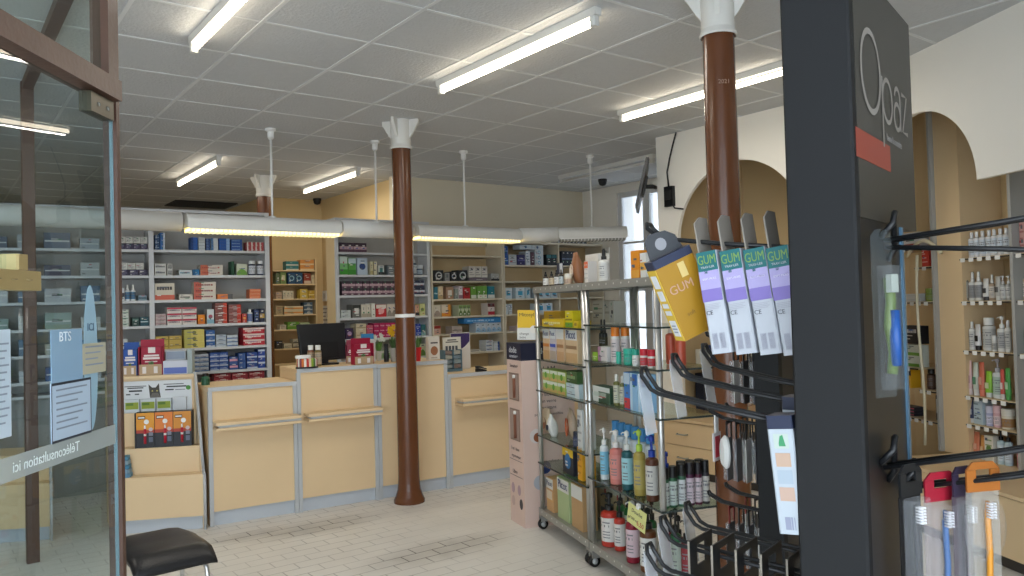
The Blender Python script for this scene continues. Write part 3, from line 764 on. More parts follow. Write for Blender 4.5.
row(REAR, ZU[3], f'fourth shelf, {UB_}', [
    (341, 351, 8, 1, 2, 'carton', 'flat white silver carton', '#c0c8c8', 'stripe:#8c9494'), (352.5, 361, 13, 1, 1, 'carton', 'grey carton with white window', '#6c6c68', 'top:#303434;logo:#d4d4d0'), (361.5, 371, 13, 2, 1, 'carton', 'cream carton', '#d0cabc', 'low:#a8a090'), (371.5, 375.7, 14, 1, 1, 'carton', 'plain white carton', '#d4d4cc', ''),
    (376.2, 386.7, 12.5, 1, 1, 'carton', 'bright red carton with white top', '#c02830', 'top:#d8d0c8;dot:#e0a0a0'), (387.2, 397, 12.5, 2, 1, 'carton', 'white carton with tree motif', '#ccc4b8', 'arc:#8c847c'), (415.5, 419.3, 11, 1, 1, 'carton', 'orange cream carton beyond the column', '#c8987c', 'low:#2c2c34'), (420, 425.5, 12, 1, 1, 'carton', 'yellow green carton beyond the column', '#c4c890', 'dot:#7c943c')])
row(REAR, ZU[4], f'fifth shelf, {UB_}', [
    (346, 353.5, 11, 1, 1, 'carton', 'dark purple carton near the monitor', '#33264a', 'dot:#a890b8'), (356, 366.5, 15, 1, 2, 'carton', 'cream carton with brown line', '#ccc0a4', 'stripe:#9c8c70'), (367.2, 373.5, 13, 1, 2, 'carton', 'pink carton', '#c45c74', 'stripe:#dca0ac'), (374, 397, 14.5, 4, 3, 'carton', 'magenta carton', '#b01c58', 'namel:#dc8cac'),
    (416, 421, 12, 1, 2, 'carton', 'blue carton beyond the column', '#2440a0', 'stripe:#b4c0e0'), (421.5, 426, 11, 1, 1, 'carton', 'teal carton beyond the column', '#2f6c74', 'low:#8cb4b4')])
row(REAR, ZU[5], f'sixth shelf, {UB_}', [(356, 375, 6, 2, 1, 'carton', 'white flat carton behind red display', '#c0c4c0', 'stripe:#5c8c5c'), (376, 392, 8, 2, 1, 'carton', 'green white carton behind flower pot', '#88a878', 'top:#c8ccc0'), (414, 426, 12, 2, 1, 'carton', 'white green carton behind red pot', '#b4bca0', 'arc:#5c7c3c')])
# --- beige wall shelving
RB_ = 'beige wall shelving'
row(REAR, ZR[1], f'upper shelf, {RB_}', [(434, 444, 11, 1, 1, 'carton', 'black carton with white ring', '#22262c', 'ring:#b4b8bc'), (445, 450, 8.5, 1, 1, 'carton', 'grey carton between black ones', '#8c8c8c', 'lines:#6c6c6c'), (451, 457.5, 9.5, 1, 1, 'carton', 'black carton with small ring', '#1f2329', 'ring:#c4c8cc'), (458, 468, 11, 1, 1, 'carton', 'black carton with white circle', '#22262c', 'ring:#b4b8bc'),
    (469, 488, 3.6, 1, 1, 'carton', 'flat grey violet tray', '#7c7480', ''), (469.3, 488, 11, 3, 1, 'carton', 'white upright carton on violet tray', '#d0ccc4', 'lines:#8c8884', {'up': 3.8}), (491, 499.5, 7.5, 2, 1, 'carton', 'small grey white carton', '#a8a8a4', 'low:#24282c')])
row(REAR, ZR[2], f'middle shelf, {RB_}', [(434, 438.2, 12.5, 1, 1, 'carton', 'teal carton', '#2f6c7c', 'stripe:#7ca8b0'), (438.6, 443.5, 13, 1, 1, 'carton', 'cream carton', '#d0bc98', 'low:#b09870'), (446, 454, 12, 1, 1, 'carton', 'brown white carton', '#9c7c64', 'logo:#d0c8bc'), (455, 458.7, 10, 1, 1, 'carton', 'grey carton', '#8c9490', ''), (459, 463, 13, 1, 1, 'carton', 'white pink carton', '#d4c8cc', 'low:#8c6c7c'), (463.5, 470.5, 11, 1, 1, 'carton', 'red carton with dark spots', '#a8282c', 'dot:#6c181c'),
    (471.3, 476.7, 12, 1, 1, 'carton', 'green white carton', '#6c9c44', 'low:#d0d4c4'), (477.5, 487.3, 12.5, 2, 1, 'carton', 'bright green carton with white foot', '#62963c', 'low:#d4d8c8'), (488, 495, 12, 1, 1, 'carton', 'teal carton with white foot', '#1f7480', 'low:#c8d0cc')])
row(REAR, ZR[3], f'lower shelf, {RB_}', [(434, 441, 12, 1, 1, 'carton', 'white carton with grey spots', '#ccc4b4', 'arc:#9c8c80'), (441.7, 451, 12, 1, 1, 'carton', 'white carton with orange half', '#d4c8b4', 'right:#d08c34;low:#d88c30'), (459, 470.7, 11, 3, 1, 'carton', 'green white carton', '#c0c8a8', 'arc:#5c7440;top:#708c4c'), (488, 495, 12, 1, 1, 'carton', 'dark red and white carton', '#d4ccc8', 'top:#5c2028;low:#a02030')])
row(REAR, ZR[4], f'counter level shelf, {RB_}', [(432.5, 441, 9, 1, 1, 'carton', 'red white carton', '#c49c8c', 'top:#983028'), (452, 462.5, 7.5, 1, 1, 'carton', 'grey white carton', '#a89c94', 'stripe:#5c5450'), (476, 502, 9, 5, 1, 'carton', 'white pale blue carton', '#bcc8d4', 'arc:#8cb0d0', {}), (464, 502, 5.5, 1, 1, 'carton', 'long blue carton lying above white ones', '#2c78b4', 'namel:#8cbce0', {'up': 9.3})])
row(REAR, ZR[5], f'bottom visible shelf, {RB_}', [(486, 493.5, 11, 1, 3, 'carton', 'white carton with blue print', '#c4ccd4', 'namel:#3c5c9c'), (494, 500, 9, 1, 3, 'carton', 'white carton with dark blue edge', '#c8d0d8', 'right:#34508c'), (470, 481, 2.5, 1, 1, 'carton', 'flat white carton lying alone', '#d0ccc4', 'namel:#6c6c6c')])
# --- corner shelving
FB_ = 'corner shelving'
row(REAR, ZF[1], f'second shelf, {FB_}', [(503, 508.5, 19, 1, 2, 'carton', 'blue carton', '#28549c', 'stripe:#88a8d0'), (509, 517, 10.5, 1, 1, 'carton', 'white grey carton', '#bcc4cc', 'lines:#8c949c'), (517.6, 525.5, 10.5, 1, 1, 'carton', 'navy carton', '#28285c', 'stripe:#5c5c94'), (526, 530.7, 14, 1, 1, 'carton', 'upright white carton', '#c8d0d8', 'lines:#5c748c'), (531.2, 534.7, 13, 1, 1, 'carton', 'dark red carton', '#4c2c3c', ''), (535.3, 544, 15.5, 1, 3, 'carton', 'white carton with blue ring', '#c0ccd4', 'ring:#2c88b0'), (520, 544, 4.5, 2, 1, 'carton', 'flat white blue carton on top of others', '#bcc8d4', 'dot:#2c5c94', {'up': 15.8}),
    (547, 561, 11, 2, 1, 'carton', 'black teal carton', '#242c34', 'top:#2c6c74'), (562, 578, 14.5, 4, 1, 'carton', 'dark navy carton', '#242c3c', 'stripe:#5c6c88')])
row(REAR, ZF[0] + .034, f'top of {FB_}', [(551, 587, 7.5, 6, 1, 'carton', 'navy white carton', '#2c3440', 'left:#8c98a8')])
row(REAR, ZF[3], f'fourth shelf, {FB_}', [(503.5, 512.5, 11, 1, 1, 'carton', 'white blue carton at beige edge', '#bcccd4', 'logo:#3c9cc0;top:#d0d8dc'), (516, 525, 11, 1, 1, 'carton', 'white blue carton in the middle', '#bcccd4', 'logo:#3c9cc0;top:#d0d8dc'), (526, 530.7, 11, 1, 1, 'carton', 'narrow white blue carton', '#b8c8d0', 'logo:#3c9cc0'), (537, 561, 10, 3, 1, 'carton', 'pale blue carton behind the trolley', '#b4c8d4', 'logo:#3c9cc0')])
row(REAR, ZF[4], f'fifth shelf, {FB_}', [(503.5, 508, 10.5, 1, 1, 'carton', 'white carton with blue squares', '#bcc8d0', 'left:#3c8cb4'), (508.5, 512.5, 10.5, 1, 1, 'carton', 'white carton with grey print', '#c0c8cc', 'lines:#5c7484'), (537, 553, 10, 2, 1, 'carton', 'white carton with blue square behind the trolley', '#c4d0d8', 'logo:#3c94c4')])
row(REAR, ZF[5], f'sixth shelf, {FB_}', [(516, 531, 5, 3, 1, 'carton', 'small red white carton', '#c4b4b4', 'dot:#a04858')])
row(REAR, ZF[6], f'seventh shelf, {FB_}', [(503.5, 512, 7, 1, 2, 'carton', 'white violet carton', '#c0c0d0', 'low:#5c5c94')])

# alcove side wall fittings
t = thing('wall_switch', 'small white switch box on the yellow alcove side wall', 'switch', (4.30, 9.9, 1.72), -PI / 2)
b = MB(); b.cbox((-.07, -.025, -.07), (.07, 0, .07), WHITE, .006); b.build('box', t)
b = MB(); b.box((-.03, -.03, -.035), (.03, -.025, .035), GREYTRIM); b.build('rocker', t)
t = tag((lambda b: (b.box((-.12, -.004, -.15), (.12, 0, .15), WHITE), [b.box((-.09, -.005, .1 - .05 * k), (.09 - .03 * (k % 3), -.004, .115 - .05 * k), mat('#7c7c80')) for k in range(6)], b.build('paper_notice', loc=(4.299, 9.95, 1.44), rz=-PI / 2))[-1])(MB()), 'white paper notice taped to the yellow alcove side wall', 'notice')

# ------------------------------------------------------------------ till counters
CNT = Unit((1.605, 5.80), R(-5.36), 'C')
KICK = mat('#b9c0c8', 0.4); EDGE = mat('#b9bdc0', 0.4)
def counter(s0, s1, ztop, depth, label, ledge=None, post_l=True, post_r=True, top_m=None):
    t = thing('till_counter', label, 'counter', CNT.P(s0), CNT.ang)
    w = s1 - s0; g = 0.028
    b = MB(); b.box((g, 0.012, 0.1), (w - g, 0.03, ztop - 0.03), BEIGE); b.build('front_panel', t)
    for x in (0.001, w - 0.021):
        b = MB(); b.box((x, 0.032, 0.0), (x + 0.02, depth, ztop - 0.03), BEIGE); b.build('side_panel', t)
    b = MB(); b.box((g, 0.03, 0.0), (w - g, 0.045, 0.098), KICK); b.build('kick_board', t)
    for x in (0.0005, w - g - 0.0005):
        b = MB(); b.box((x, 0, 0), (x + g, 0.03, ztop - 0.03), EDGE); b.build('corner_post', t)
    b = MB(); b.box((0.0005, 0.0, ztop - 0.028), (w - 0.0005, depth, ztop), top_m or BEIGE)
    o = b.build('counter_top', t)
    b = MB(); b.box((0.0005, -0.004, ztop - 0.029), (w - 0.0005, -0.0005, ztop + 0.001), EDGE);  b.build('edge_strip', o)
    if ledge:
        a0, a1, z = ledge
        b = MB()
        b.box((a0, -0.13, z - 0.006), (a1, 0.0115, z + 0.014), BEIGE); o = b.build('bag_ledge', t)
        b = MB(); b.box((a0 + 0.02, -0.115, z - 0.024), (a1, 0.0115, z - 0.0065), EDGE); b.build('metal_strip', o)
        b = MB(); b.box((a0, -0.13, z - 0.043), (a1, 0.0115, z - 0.0245), BEIGE); b.build('lower_board', o)
    return t
counter(0.0, 0.638, 0.992, 0.52, 'lower beige till counter beside the stepped leaflet display', (0.03, 0.632, 0.735))
counter(0.640, 1.285, 1.083, 0.48, 'tall beige till counter carrying the black monitor', (0.05, 0.640, 0.735))
counter(1.287, 1.915, 1.078, 0.48, 'tall beige till counter directly behind the brown column')
counter(1.917, 3.30, 0.955, 0.52, 'lower beige till counter beside the pink cardboard display', (0.07, 1.0, 0.735))
ZT1, ZT2, ZT3, ZT4 = 0.992, 1.083, 1.078, 0.955

def on(u, v, z):
    """place on a horizontal surface of height z"""
    r = CR * ((u - 512) / FPX) + CD * ((v - 288) / FPX) + CF
    p = CAMP + r * ((z - EYE) / r.z)
    d = (p - CNT.O).dot(CNT.N); lim = {ZT1: .40, ZT2: .40, ZT3: .40, ZT4: .41}.get(round(z - .001, 4), {ZT1: .40, ZT2: .40, ZT3: .40, ZT4: .41}.get(z, 99))
    if lim < 9 and not .035 <= d <= lim:
        lim = .035 if d < .035 else lim; a = CNT.s_at(u, z, lim); p = CNT.P(a, lim, z)
    return p

# monitor seen from behind
p = CNT.P(0.950, 0.30)
t = thing('computer_monitor', 'black computer monitor seen from behind on the tall till counter', 'monitor', (p.x, p.y, ZT2 + 0.001), CNT.ang + R(6))
b = MB(); b.prism([(-.19, 0.0), (.19, 0.0), (.205, .300), (-.205, .300)], -0.012, 0.022, BLACK, axis='y', M=Matrix.Translation((0, 0, .035)) @ Matrix.Rotation(R(-8), 4, 'X')); b.build('screen', t, bevel=.004)
b = MB(); b.prism([(-.10, .0), (.12, .0), (.12, .13), (-.10, .13)], -0.03, -0.0121, mat('#0f1012', .6), axis='y', M=Matrix.Translation((0, 0, .05)) @ Matrix.Rotation(R(-8), 4, 'X')); b.build('rear_cover', t)
b = MB(); b.box((-.03, -.02, .012), (.03, .03, .06), BLACK); b.cbox((-.11, -.07, 0), (.11, .09, .012), BLACK, .02); b.build('stand', t)

def stand_box(u, v, z, wpx, hpx, label, name, cat, body, build=None, depth=.08, rz=None, lean=0):
    """a upright card, leaflet box or display on a counter: (u, v) its foot centre"""
    p = on(u, v, z + .001); D = pix(p)[2]
    w, h = wpx * D / FPX, hpx * D / FPX
    t = thing(name, label, cat, p, CNT.ang if rz is None else rz)
    if build: build(t, w, h, depth, body)
    return t
def leaflet_box(t, w, h, d, body):
    m = mat(body, .5)
    b = MB(); b.box((-w/2, d - .006, 0), (w/2, d, h), m); b.box((-w/2, 0, 0), (-w/2 + .004, d - .006, h * .8), m); b.box((w/2 - .004, 0, 0), (w/2, d - .006, h * .8), m); b.box((-w/2 + .004, 0, 0), (w/2 - .004, .004, h * .30), mat('#b49a78', .6)); b.box((-w/2+.004, .004, 0), (w/2-.004, d-.006, .004), m)
    o = b.build('cardboard_holder', t)
    b = MB(); b.box((-w * .42, .02, .006), (w * .42, d - .008, h * .78), m); o2 = b.build('leaflet', t)
    wm = mat('#e0d8d4', .6)
    b = MB()
    b.box((-w * .12, .0188, h * .62), (w * .18, .0198, h * .78), wm)
    for (a, c, z, hh) in ((-.30, .34, .52, .05), (-.34, .36, .44, .06), (-.26, .26, .36, .03)): 
        b.box((w * a, .0188, h * z), (w * c, .0198, h * (z + hh)), wm)
    b.build('text_print', o2)
    b = MB(); b.lathe([(.0001, 0, mat('#4a6a34')), (w * .11, 0, mat('#4a6a34')), (w * .11, .001, mat('#4a6a34'))], M=Matrix.Translation((0, .0188, h * .33)) @ Matrix.Rotation(PI/2, 4, 'X')); b.build('printed_leaf', o2)
    for x in (-.26, .22):
        b = MB(); b.box((w * (x - .08), -.0012, h * .05), (w * (x + .08), -.0004, h * .24), wm); b.build('printed_label', o)
def board(t, w, h, d, body):
    """leaning showcard with strut"""
    M = Matrix.Rotation(R(-12), 4, 'X')
    b = MB(); b.box((-w/2, 0, 0), (w/2, .004, h), mat(body, .5), M=M); b.build('card', t)
    b = MB(); b.prism([(.006, .002), (.09, .002), (.03 + .004, h * .6)], -.01, .01, mat('#b8b0a0'), axis='x', M=Matrix.Translation((0, h * .1, 0))); b.build('strut', t)
    return M
def print_on(t, w, h, rects, M=None, y=-.0012):
    b = MB()
    for (a, c, e, f, col) in rects: b.box((w * a, y, h * e), (w * c, y + .0009, h * f), mat(col, .55), M=M)
    return b.build('printed_panel', t)

# tubes bin and two bottles beside the monitor
t = stand_box(307, 369, ZT2, 22, 14, 'small clear bin of coloured tubes in front of the monitor', 'tube_bin', 'bin', '#d8d4cc')
b = MB(); rr = .088
b.lathe([(.0001, 0, BLACK), (rr, 0, BLACK), (rr, .006, BLACK), (rr - .003, .012, BLACK)], sx=1, sy=.7); b.build('base', t)
for k in range(13):
    a = PI + PI * (k - .5) / 12
    b = MB(); c_ = ['#c8b070', '#b0483c', '#e0dcd0', '#7c3c50', '#d0702c', '#e4e0d8', '#c03c30', '#e0c8b0', '#88a430', '#4c6c34', '#d8d0c0', '#a8384c', '#7c9c2c'][k]
    b.lathe([(.0001, .013, mat(c_)), (.011, .013, mat(c_)), (.011, .068, mat(c_)), (.007, .075, mat(c_)), (.0001, .075, mat(c_))], (math.cos(a) * .070, math.sin(a) * .048, 0), 10); b.build('tube', t)
b = MB(); b.lathe([(.0001, .077, WHITE), (.06, .077, WHITE), (.06, .10, WHITE), (.0001, .10, WHITE)], (-.03, .0, 0), 18, sy=.7); b.build('white_lid', t)
for k, (u, lab) in enumerate(((311, 'small bottle with white cap beside the monitor, nearer the tube bin lid'), (318.3, 'small bottle with white cap beside the monitor, toward the red leaflet box'))):
    p = on(u, 366.2, ZT2); me, pr = bottle_parts('wide', .026, .165, '#8c5c44' if k == 0 else '#7a6a3c', '#e4e4e0', '#b8a890')
    spawn('bottle', me, pr, (p.x, p.y, ZT2 + .001), CNT.ang, lab, 'bottle', None)
# red leaflet boxes
stand_box(364.5, 367.5, ZT2, 21, 26, 'dark red leaflet box standing in front on the monitor counter', 'leaflet_box', 'leaflet box', '#9c1838', leaflet_box, .07, CNT.ang + R(4))
p_ = stand_box(353.5, 363, ZT2, 15, 23, 'second dark red leaflet box, half hidden behind the front one', 'leaflet_box', 'leaflet box', '#8c1836', leaflet_box, .05, CNT.ang - R(28))
t = stand_box(369, 362, ZT2, 14, 30, 'white holder of pale blue leaflets behind the red box', 'leaflet_holder', 'leaflet holder', '#d8dadc')
b = MB(); b.box((-.06, .0, .0), (.06, .05, .19), mat('#d4d8da', .4)); b.build('holder', t)
b = MB(); b.box((-.055, .01, .19), (.05, .03, .235), mat('#3c88bc')); b.build('leaflet', t)
# yellow flowers in a grey pot, red pot beyond the column
def potted(u, v, z, label, pot, leaf, flower=None, s=1.0):
    p = on(u, v, z + .001)
    t = thing('potted_plant', label, 'potted plant', p, 0)
    pm_ = mat(pot, .45); r = .034 * s
    b = MB(); b.lathe([(.0001, 0, pm_), (r * .75, 0, pm_), (r, .10 * s, pm_), (r * 1.08, .102 * s, pm_), (r * 1.08, .115 * s, pm_), (r * .95, .115 * s, pm_), (r * .9, .10 * s, mat('#3a2a20')), (.0001, .098 * s, mat('#3a2a20'))], seg=20); b.build('pot', t)
    rr = random.Random(int(u)); b = MB(); lm = mat(leaf, .5)
    for k in range(26):
        a = rr.uniform(0, 2 * PI); L = rr.uniform(.07, .13) * s; lean = rr.uniform(.1, .5)
        dx, dy = math.cos(a), math.sin(a); base = Vector((dx * .012, dy * .012, .10 * s)); tip = base + Vector((dx * L * lean, dy * L * lean, L)); midp = (base + tip) / 2 + Vector((0, 0, .01)); sd = Vector((-dy, dx, 0)) * .007 * s
        b.add([base - sd * .4, base + sd * .4, midp + sd, tip, midp - sd], [(0, 1, 2, 3, 4)], lm)
    b.build('foliage', t)
    if flower:
        fm = mat(flower, .5); st = mat('#4f7a34')
        for k in range(9):
            a = -.6 + rr.uniform(-1.6, 1.0); L = rr.uniform(.13, .20) * s
            e = Vector((-.02 + math.cos(a * 2.3) * .05, -.03 + math.sin(a) * .03, .10 * s + L))
            b = MB(); b.tube([(0, 0, .1 * s), (e.x * .5, e.y * .5, .1 * s + L * .6), e], .002, st, 6)
            o = b.build('stem', t); b = MB()
            for q in range(6):
                qa = q * PI / 3; d1 = Vector((math.cos(qa), math.sin(qa) * .5 - .3, math.sin(qa))) * .028 * s; d2 = Vector((math.cos(qa + .5), math.sin(qa + .5) * .5 - .3, math.sin(qa + .5))) * .018 * s; d3 = Vector((math.cos(qa - .5), math.sin(qa - .5) * .5 - .3, math.sin(qa - .5))) * .018 * s
                b.add([e, e + d3, e + d1, e + d2], [(0, 1, 2, 3)], fm)
            b.lathe([(.004, 0, fm), (.008, .012, fm), (.0001, .004, fm)], e, 8); b.build('blossom', o)
    return t
potted(394, 361.5, ZT3, 'yellow daffodils in a grey pot beside the brown column', '#9c9a94', '#3c5c34', '#e0b020', 1.0)
t = thing('vase', 'slim black vase left of the daffodil pot', 'vase', on(386.5, 361.8, ZT3 + .001)); b = MB(); b.lathe([(.0001, 0, BLACK), (.02, 0, BLACK), (.024, .05, BLACK), (.014, .12, BLACK), (.018, .15, BLACK), (.012, .15, BLACK), (.0001, .02, BLACK)], seg=18); b.build('body', t)
potted(379, 360, ZT3, 'low green plant with white flowers behind the red leaflet box', '#c8c8c0', '#6c9c4c', '#d8dcd0', .75)
potted(417.5, 361, ZT3, 'leafy green plant in a bright red pot beyond the column', '#c01820', '#5c8448', None, 1.0)
# cards on the counter beyond the column
t = stand_box(434.5, 359.5, ZT3, 14, 26, 'white product box with brown picture on the counter edge', 'product_box', 'box', '#d8d0c4')
p = t
b = MB(); b.cbox((-.052, 0, 0), (.052, .06, .195), mat('#d6cfc4', .5), .002); o = b.build('carton', t)
print_on(o, .104, .195, [(-.32, .32, .70, .76, '#3c3438'), (-.3, .26, .06, .10, '#a89c8c')])
b = MB(); b.lathe([(.0001, 0, mat('#9c6848')), (.034, 0, mat('#8c5838')), (.034, .001, mat('#8c5838'))], M=Matrix.Translation((0, -.0004, .075)) @ Matrix.Rotation(PI/2, 4, 'X'), sy=1.15); b.build('picture_print', o)
t = stand_box(447, 361, ZT4, 22, 36, 'cream price showcard behind the picture box', 'showcard', 'showcard', '#d6d2c4')
b = MB(); b.box((-.09, .0, .0), (.09, .006, .30), mat('#d6d2c4', .5)); o = b.build('card', t)
print_on(o, .18, .30, [(-.25, .25, .90, .93, '#3c3c3c'), (-.35, .35, .84, .87, '#55504c')] + [(x, x + .13, .56, .74, '#4c5054') for x in (-.36, -.18, .0, .18)])
b = MB(); b.box((-.09, .006, 0), (.09, .05, .012), GREYTRIM); b.build('foot', t)
t.location -= CNT.N * .11
t = stand_box(461, 363, ZT4, 24, 42, 'white and violet poster stand on the lower till counter', 'poster_stand', 'showcard', '#d4d2d0')
b = MB(); b.box((-.10, 0, 0), (.10, .006, .33), mat('#d4d0cc', .5)); o = b.build('card', t)
b = MB(); n = 12; b.add([(-.095, -.001, .325), (-.095, -.001, .20)] + [(-.095 + .19 * i / n, -.001, .20 - .0 + .05 * (i / n) ** 2 - .03 * math.sin(PI * i / n)) for i in range(1, n + 1)] + [(.095, -.001, .325)], [tuple(range(n + 3))], mat('#3c2c64')); b.build('printed_panel', o)
b = MB(); b.box((-.10, .006, 0), (.10, .08, .012), GREYTRIM); b.build('foot', t)
# blue grey wire rack of little packs
t = stand_box(454, 371.5, ZT4, 22, 26, 'small blue grey rack of little packs on the lower till counter', 'counter_rack', 'rack', '#5c7480')
b = MB(); fm = mat('#5a7684', .5)
b.box((-.085, 0, 0), (.085, .10, .022), fm)
for x in (-.085, 0, .08): b.box((x, .0, .022), (x + .005, .10, .19), fm)
b.box((-.085, .094, .022), (.085, .10, .19), fm); o = b.build('frame', t)
for i in range(2):
    for j in range(4):
        b = MB(); b.cbox((-.076 + .083 * i, .012, .03 + .04 * j), (-.006 + .083 * i, .085, .062 + .04 * j), mat(['#8c9a9c', '#6c7c84', '#a8a89c', '#7c6c64'][(i * 3 + j) % 4], .5)); b.build('pack', t)
t = stand_box(481, 372.5, ZT4, 8, 8, 'small dark stapler beside the counter rack', 'stapler', 'stapler', '#202020')
b = MB(); b.prism([(-.05, 0), (.05, 0), (.05, .012), (-.02, .03), (-.05, .028)], -.015, .015, BLACK, axis='y'); b.build('body', t)
b = MB(); b.prism([(-.05, .031), (-.02, .033), (.052, .016), (.052, .024), (-.02, .05), (-.05, .05)], -.013, .013, mat('#2c2c30', .4), axis='y'); b.build('lever', t)

# ------------------------------------------------------------------ stepped display left of the counters
DA = R(-26.9)
DSP = Unit((1.575, 5.772), DA, 'D')
SHEAR = .40
def step_display(s0, s1, label, low=False):
    t = thing('stepped_display', label, 'display unit', DSP.P(0), DA)
    prof = [(0, 0), (0, .385), (.035, .40), (.27, 1.08), (.46, 1.08), (.46, 0)] if not low else [(0, 0), (0, .385), (.035, .40), (.10, .57), (.46, .57), (.46, 0)]
    for x in (s0, s1 - .022):
        b = MB(); b.prism(prof, x, x + .022, mat('#dfc9a4', .45), axis='x'); o = b.build('side_panel', t)
        b = MB()
        for (p_, q_) in zip(prof[:4], prof[1:5]):
            b.rod((x + .011, p_[0] - .002, p_[1]), (x + .011, q_[0] - .002, q_[1]), .011, EDGE, 6)
        b.build('edge_strip', o)
    a, c = s0 + .0225, s1 - .0225
    b = MB(); b.box((a, .03, 0), (c, .045, .094), KICK); b.build('kick_board', t)
    b = MB(); b.box((a, 0.0, .095), (c, .016, .375), BEIGE); b.build('front_panel', t)
    b = MB(); b.box((a, .0, .3755), (c, .12, .39), BEIGE); b.build('tread', t)
    b = MB(); b.box((a, .105, .3905), (c, .12, .56), BEIGE); b.build('riser', t)
    b = MB(); b.box((a, .105, .5605), (c, .23 if not low else .459, .575), BEIGE); b.build('tread', t)
    if not low: upper_steps(t, a, c)
    for o in t.children_recursive:
        if o.type == 'MESH':
            for v in o.data.vertices: v.co.x -= SHEAR * v.co.y
    return t
def upper_steps(t, a, c):
    b = MB(); b.box((a, .215, .5755), (c, .23, .80), BEIGE); b.build('riser', t)
    b = MB(); b.box((a, .215, .8005), (c, .30, .815), BEIGE); b.build('tread', t)
    b = MB(); b.box((a, .2855, .8155), (c, .30, 1.06), BEIGE); b.build('riser', t)
    b = MB(); b.box((a, .255, 1.0605), (c, .459, 1.0795), BEIGE); b.build('top_panel', t)
step_display(-.62, 0, 'beige stepped floor display carrying leaflets beside the lower till counter')
step_display(-1.62, -1.0, 'low beige stepped floor display seen only through the door glass', low=True)
def dsp(s, d, z): return DSP.P(s - SHEAR * d, d, z)
# cat leaflet board behind the green packs
t = thing('leaflet_dispenser', 'white leaflet board with grey cat picture on the stepped display', 'leaflet display', dsp(-.30, .232, .8155), DA)
b = MB(); b.box((-.245, .045, 0), (.245, .05, .225), mat('#d4d8dc', .5)); b.box((-.245, .0, 0), (.245, .045, .004), mat('#d4d8dc', .5)); o = b.build('back_board', t)
b = MB(); cm = mat('#4a4844', .7)
cat = [(-.045, .10), (-.05, .15), (-.055, .20), (-.03, .175), (-.005, .175), (.018, .205), (.022, .15), (.03, .10)]
b.add([(x, .0438, z) for x, z in cat], [tuple(range(len(cat)))], cm)
for x in (-.028, .004): b.lathe([(.0001, 0, mat('#b0a860')), (.006, 0, mat('#b0a860'))], M=Matrix.Translation((x, .0432, .150)) @ Matrix.Rotation(PI/2, 4, 'X'), seg=10)
b.add([(-.045, .0434, .10), (.03, .0434, .10), (.01, .0434, .135), (-.03, .0434, .135)], [(0, 1, 2, 3)], mat('#6c6862', .7))
b.build('printed_cat', o)
b = MB()
for (x0, x1, z, hh, c_) in ((-.22, -.07, .185, .006, '#55585c'), (-.20, -.09, .172, .008, '#3a3d40'), (-.19, -.10, .148, .012, '#2c2e30'), (-.21, -.18, .125, .01, '#55585c'), (-.15, -.12, .125, .01, '#55585c'), (.05, .19, .192, .006, '#55585c'), (.07, .21, .172, .01, '#3a3d40'), (.06, .12, .150, .009, '#2c2e30'), (.13, .2, .150, .006, '#7c8084')): b.box((x0, .0440, z), (x1, .0449, z + hh), mat(c_))
b.build('text_print', o)
b = MB(); b.lathe([(.0001, 0, mat('#4c8c3c')), (.017, 0, mat('#4c8c3c')), (.017, .001, mat('#4c8c3c'))], M=Matrix.Translation((.222, .0448, .165)) @ Matrix.Rotation(PI/2, 4, 'X')); b.build('printed_badge', o)
for k, x in enumerate((-.16, -.05, .06)):
    b = MB(); b.box((x - .05, .008, .005), (x + .05, .03, .095), mat('#c4ccd0', .5)); b.box((x - .045, .0068, .025), (x + .045, .0078, .075), mat('#8c9c30', .5)); b.box((x - .04, .0058, .052), (x + .01, .0066, .070), mat('#5c7c28', .5)); b.build('leaflet', t)
b = MB(); b.box((.125, .005, .005), (.215, .03, .10), plastic_film('#d8dce0', .6)); b.build('empty_pocket', t)
# orange and black electric toothbrush box display
t = thing('toothbrush_box_display', 'row of orange and black brush boxes on the stepped display', 'product display', dsp(-.262, .108, .576), DA)
b = MB(); b.box((-.195, .0, 0), (-.188, .10, .25), mat('#2c2c30')); b.build('side_wall', t)
for k in range(3):
    x = -.187 + .125 * k; o_ = ['#d8942c', '#d87c34', '#cc8830'][k]
    b = MB(); b.box((x, .01, 0), (x + .123, .095, .25), mat('#20222a', .4)); b.box((x + .001, .0085, .125), (x + .122, .0095, .249), mat(o_, .45)); b.box((x + .001, .0080, .105), (x + .122, .0092, .128), mat('#a83c2c', .45)); o = b.build('brush_box', t)
    b = MB(); b.box((x + .012, .0065, .205), (x + .062, .0075, .226), BLACK); b.box((x + .016, .0058, .211), (x + .058, .0064, .220), WHITE); b.build('printed_logo', o)
    b = MB(); b.lathe([(.0001, 0, WHITE), (.017, 0, WHITE), (.017, .001, WHITE)], M=Matrix.Translation((x + .07, .0082, .185)) @ Matrix.Rotation(PI/2, 4, 'X')); b.build('printed_badge', o)
    b = MB(); b.rod((x + (.06 if k != 1 else .07), .006, .03), (x + (.06 if k != 1 else .07), .006, .135), .009, mat('#b01c34', .35)); b.rod((x + (.06 if k != 1 else .07), .006, .135), (x + (.06 if k != 1 else .07), .006, .16), .006, WHITE); b.rod((x + (.06 if k != 1 else .07), .006, .085), (x + (.06 if k != 1 else .07), .006, .10), .0093, WHITE); b.build('brush_handle', o)
    b = MB(); b.box((x + .085, .0065, .04), (x + .112, .0082, .075), mat('#5c6478')); b.box((x + .085, .0065, .085), (x + .112, .0082, .11), mat('#7c8090')); b.lathe([(.0001, 0, mat('#c4b4b8')), (.014, 0, mat('#c4b4b8'))], M=Matrix.Translation((x + .098, .0075, .13)) @ Matrix.Rotation(PI/2, 4, 'X')); b.build('printed_panel', o)
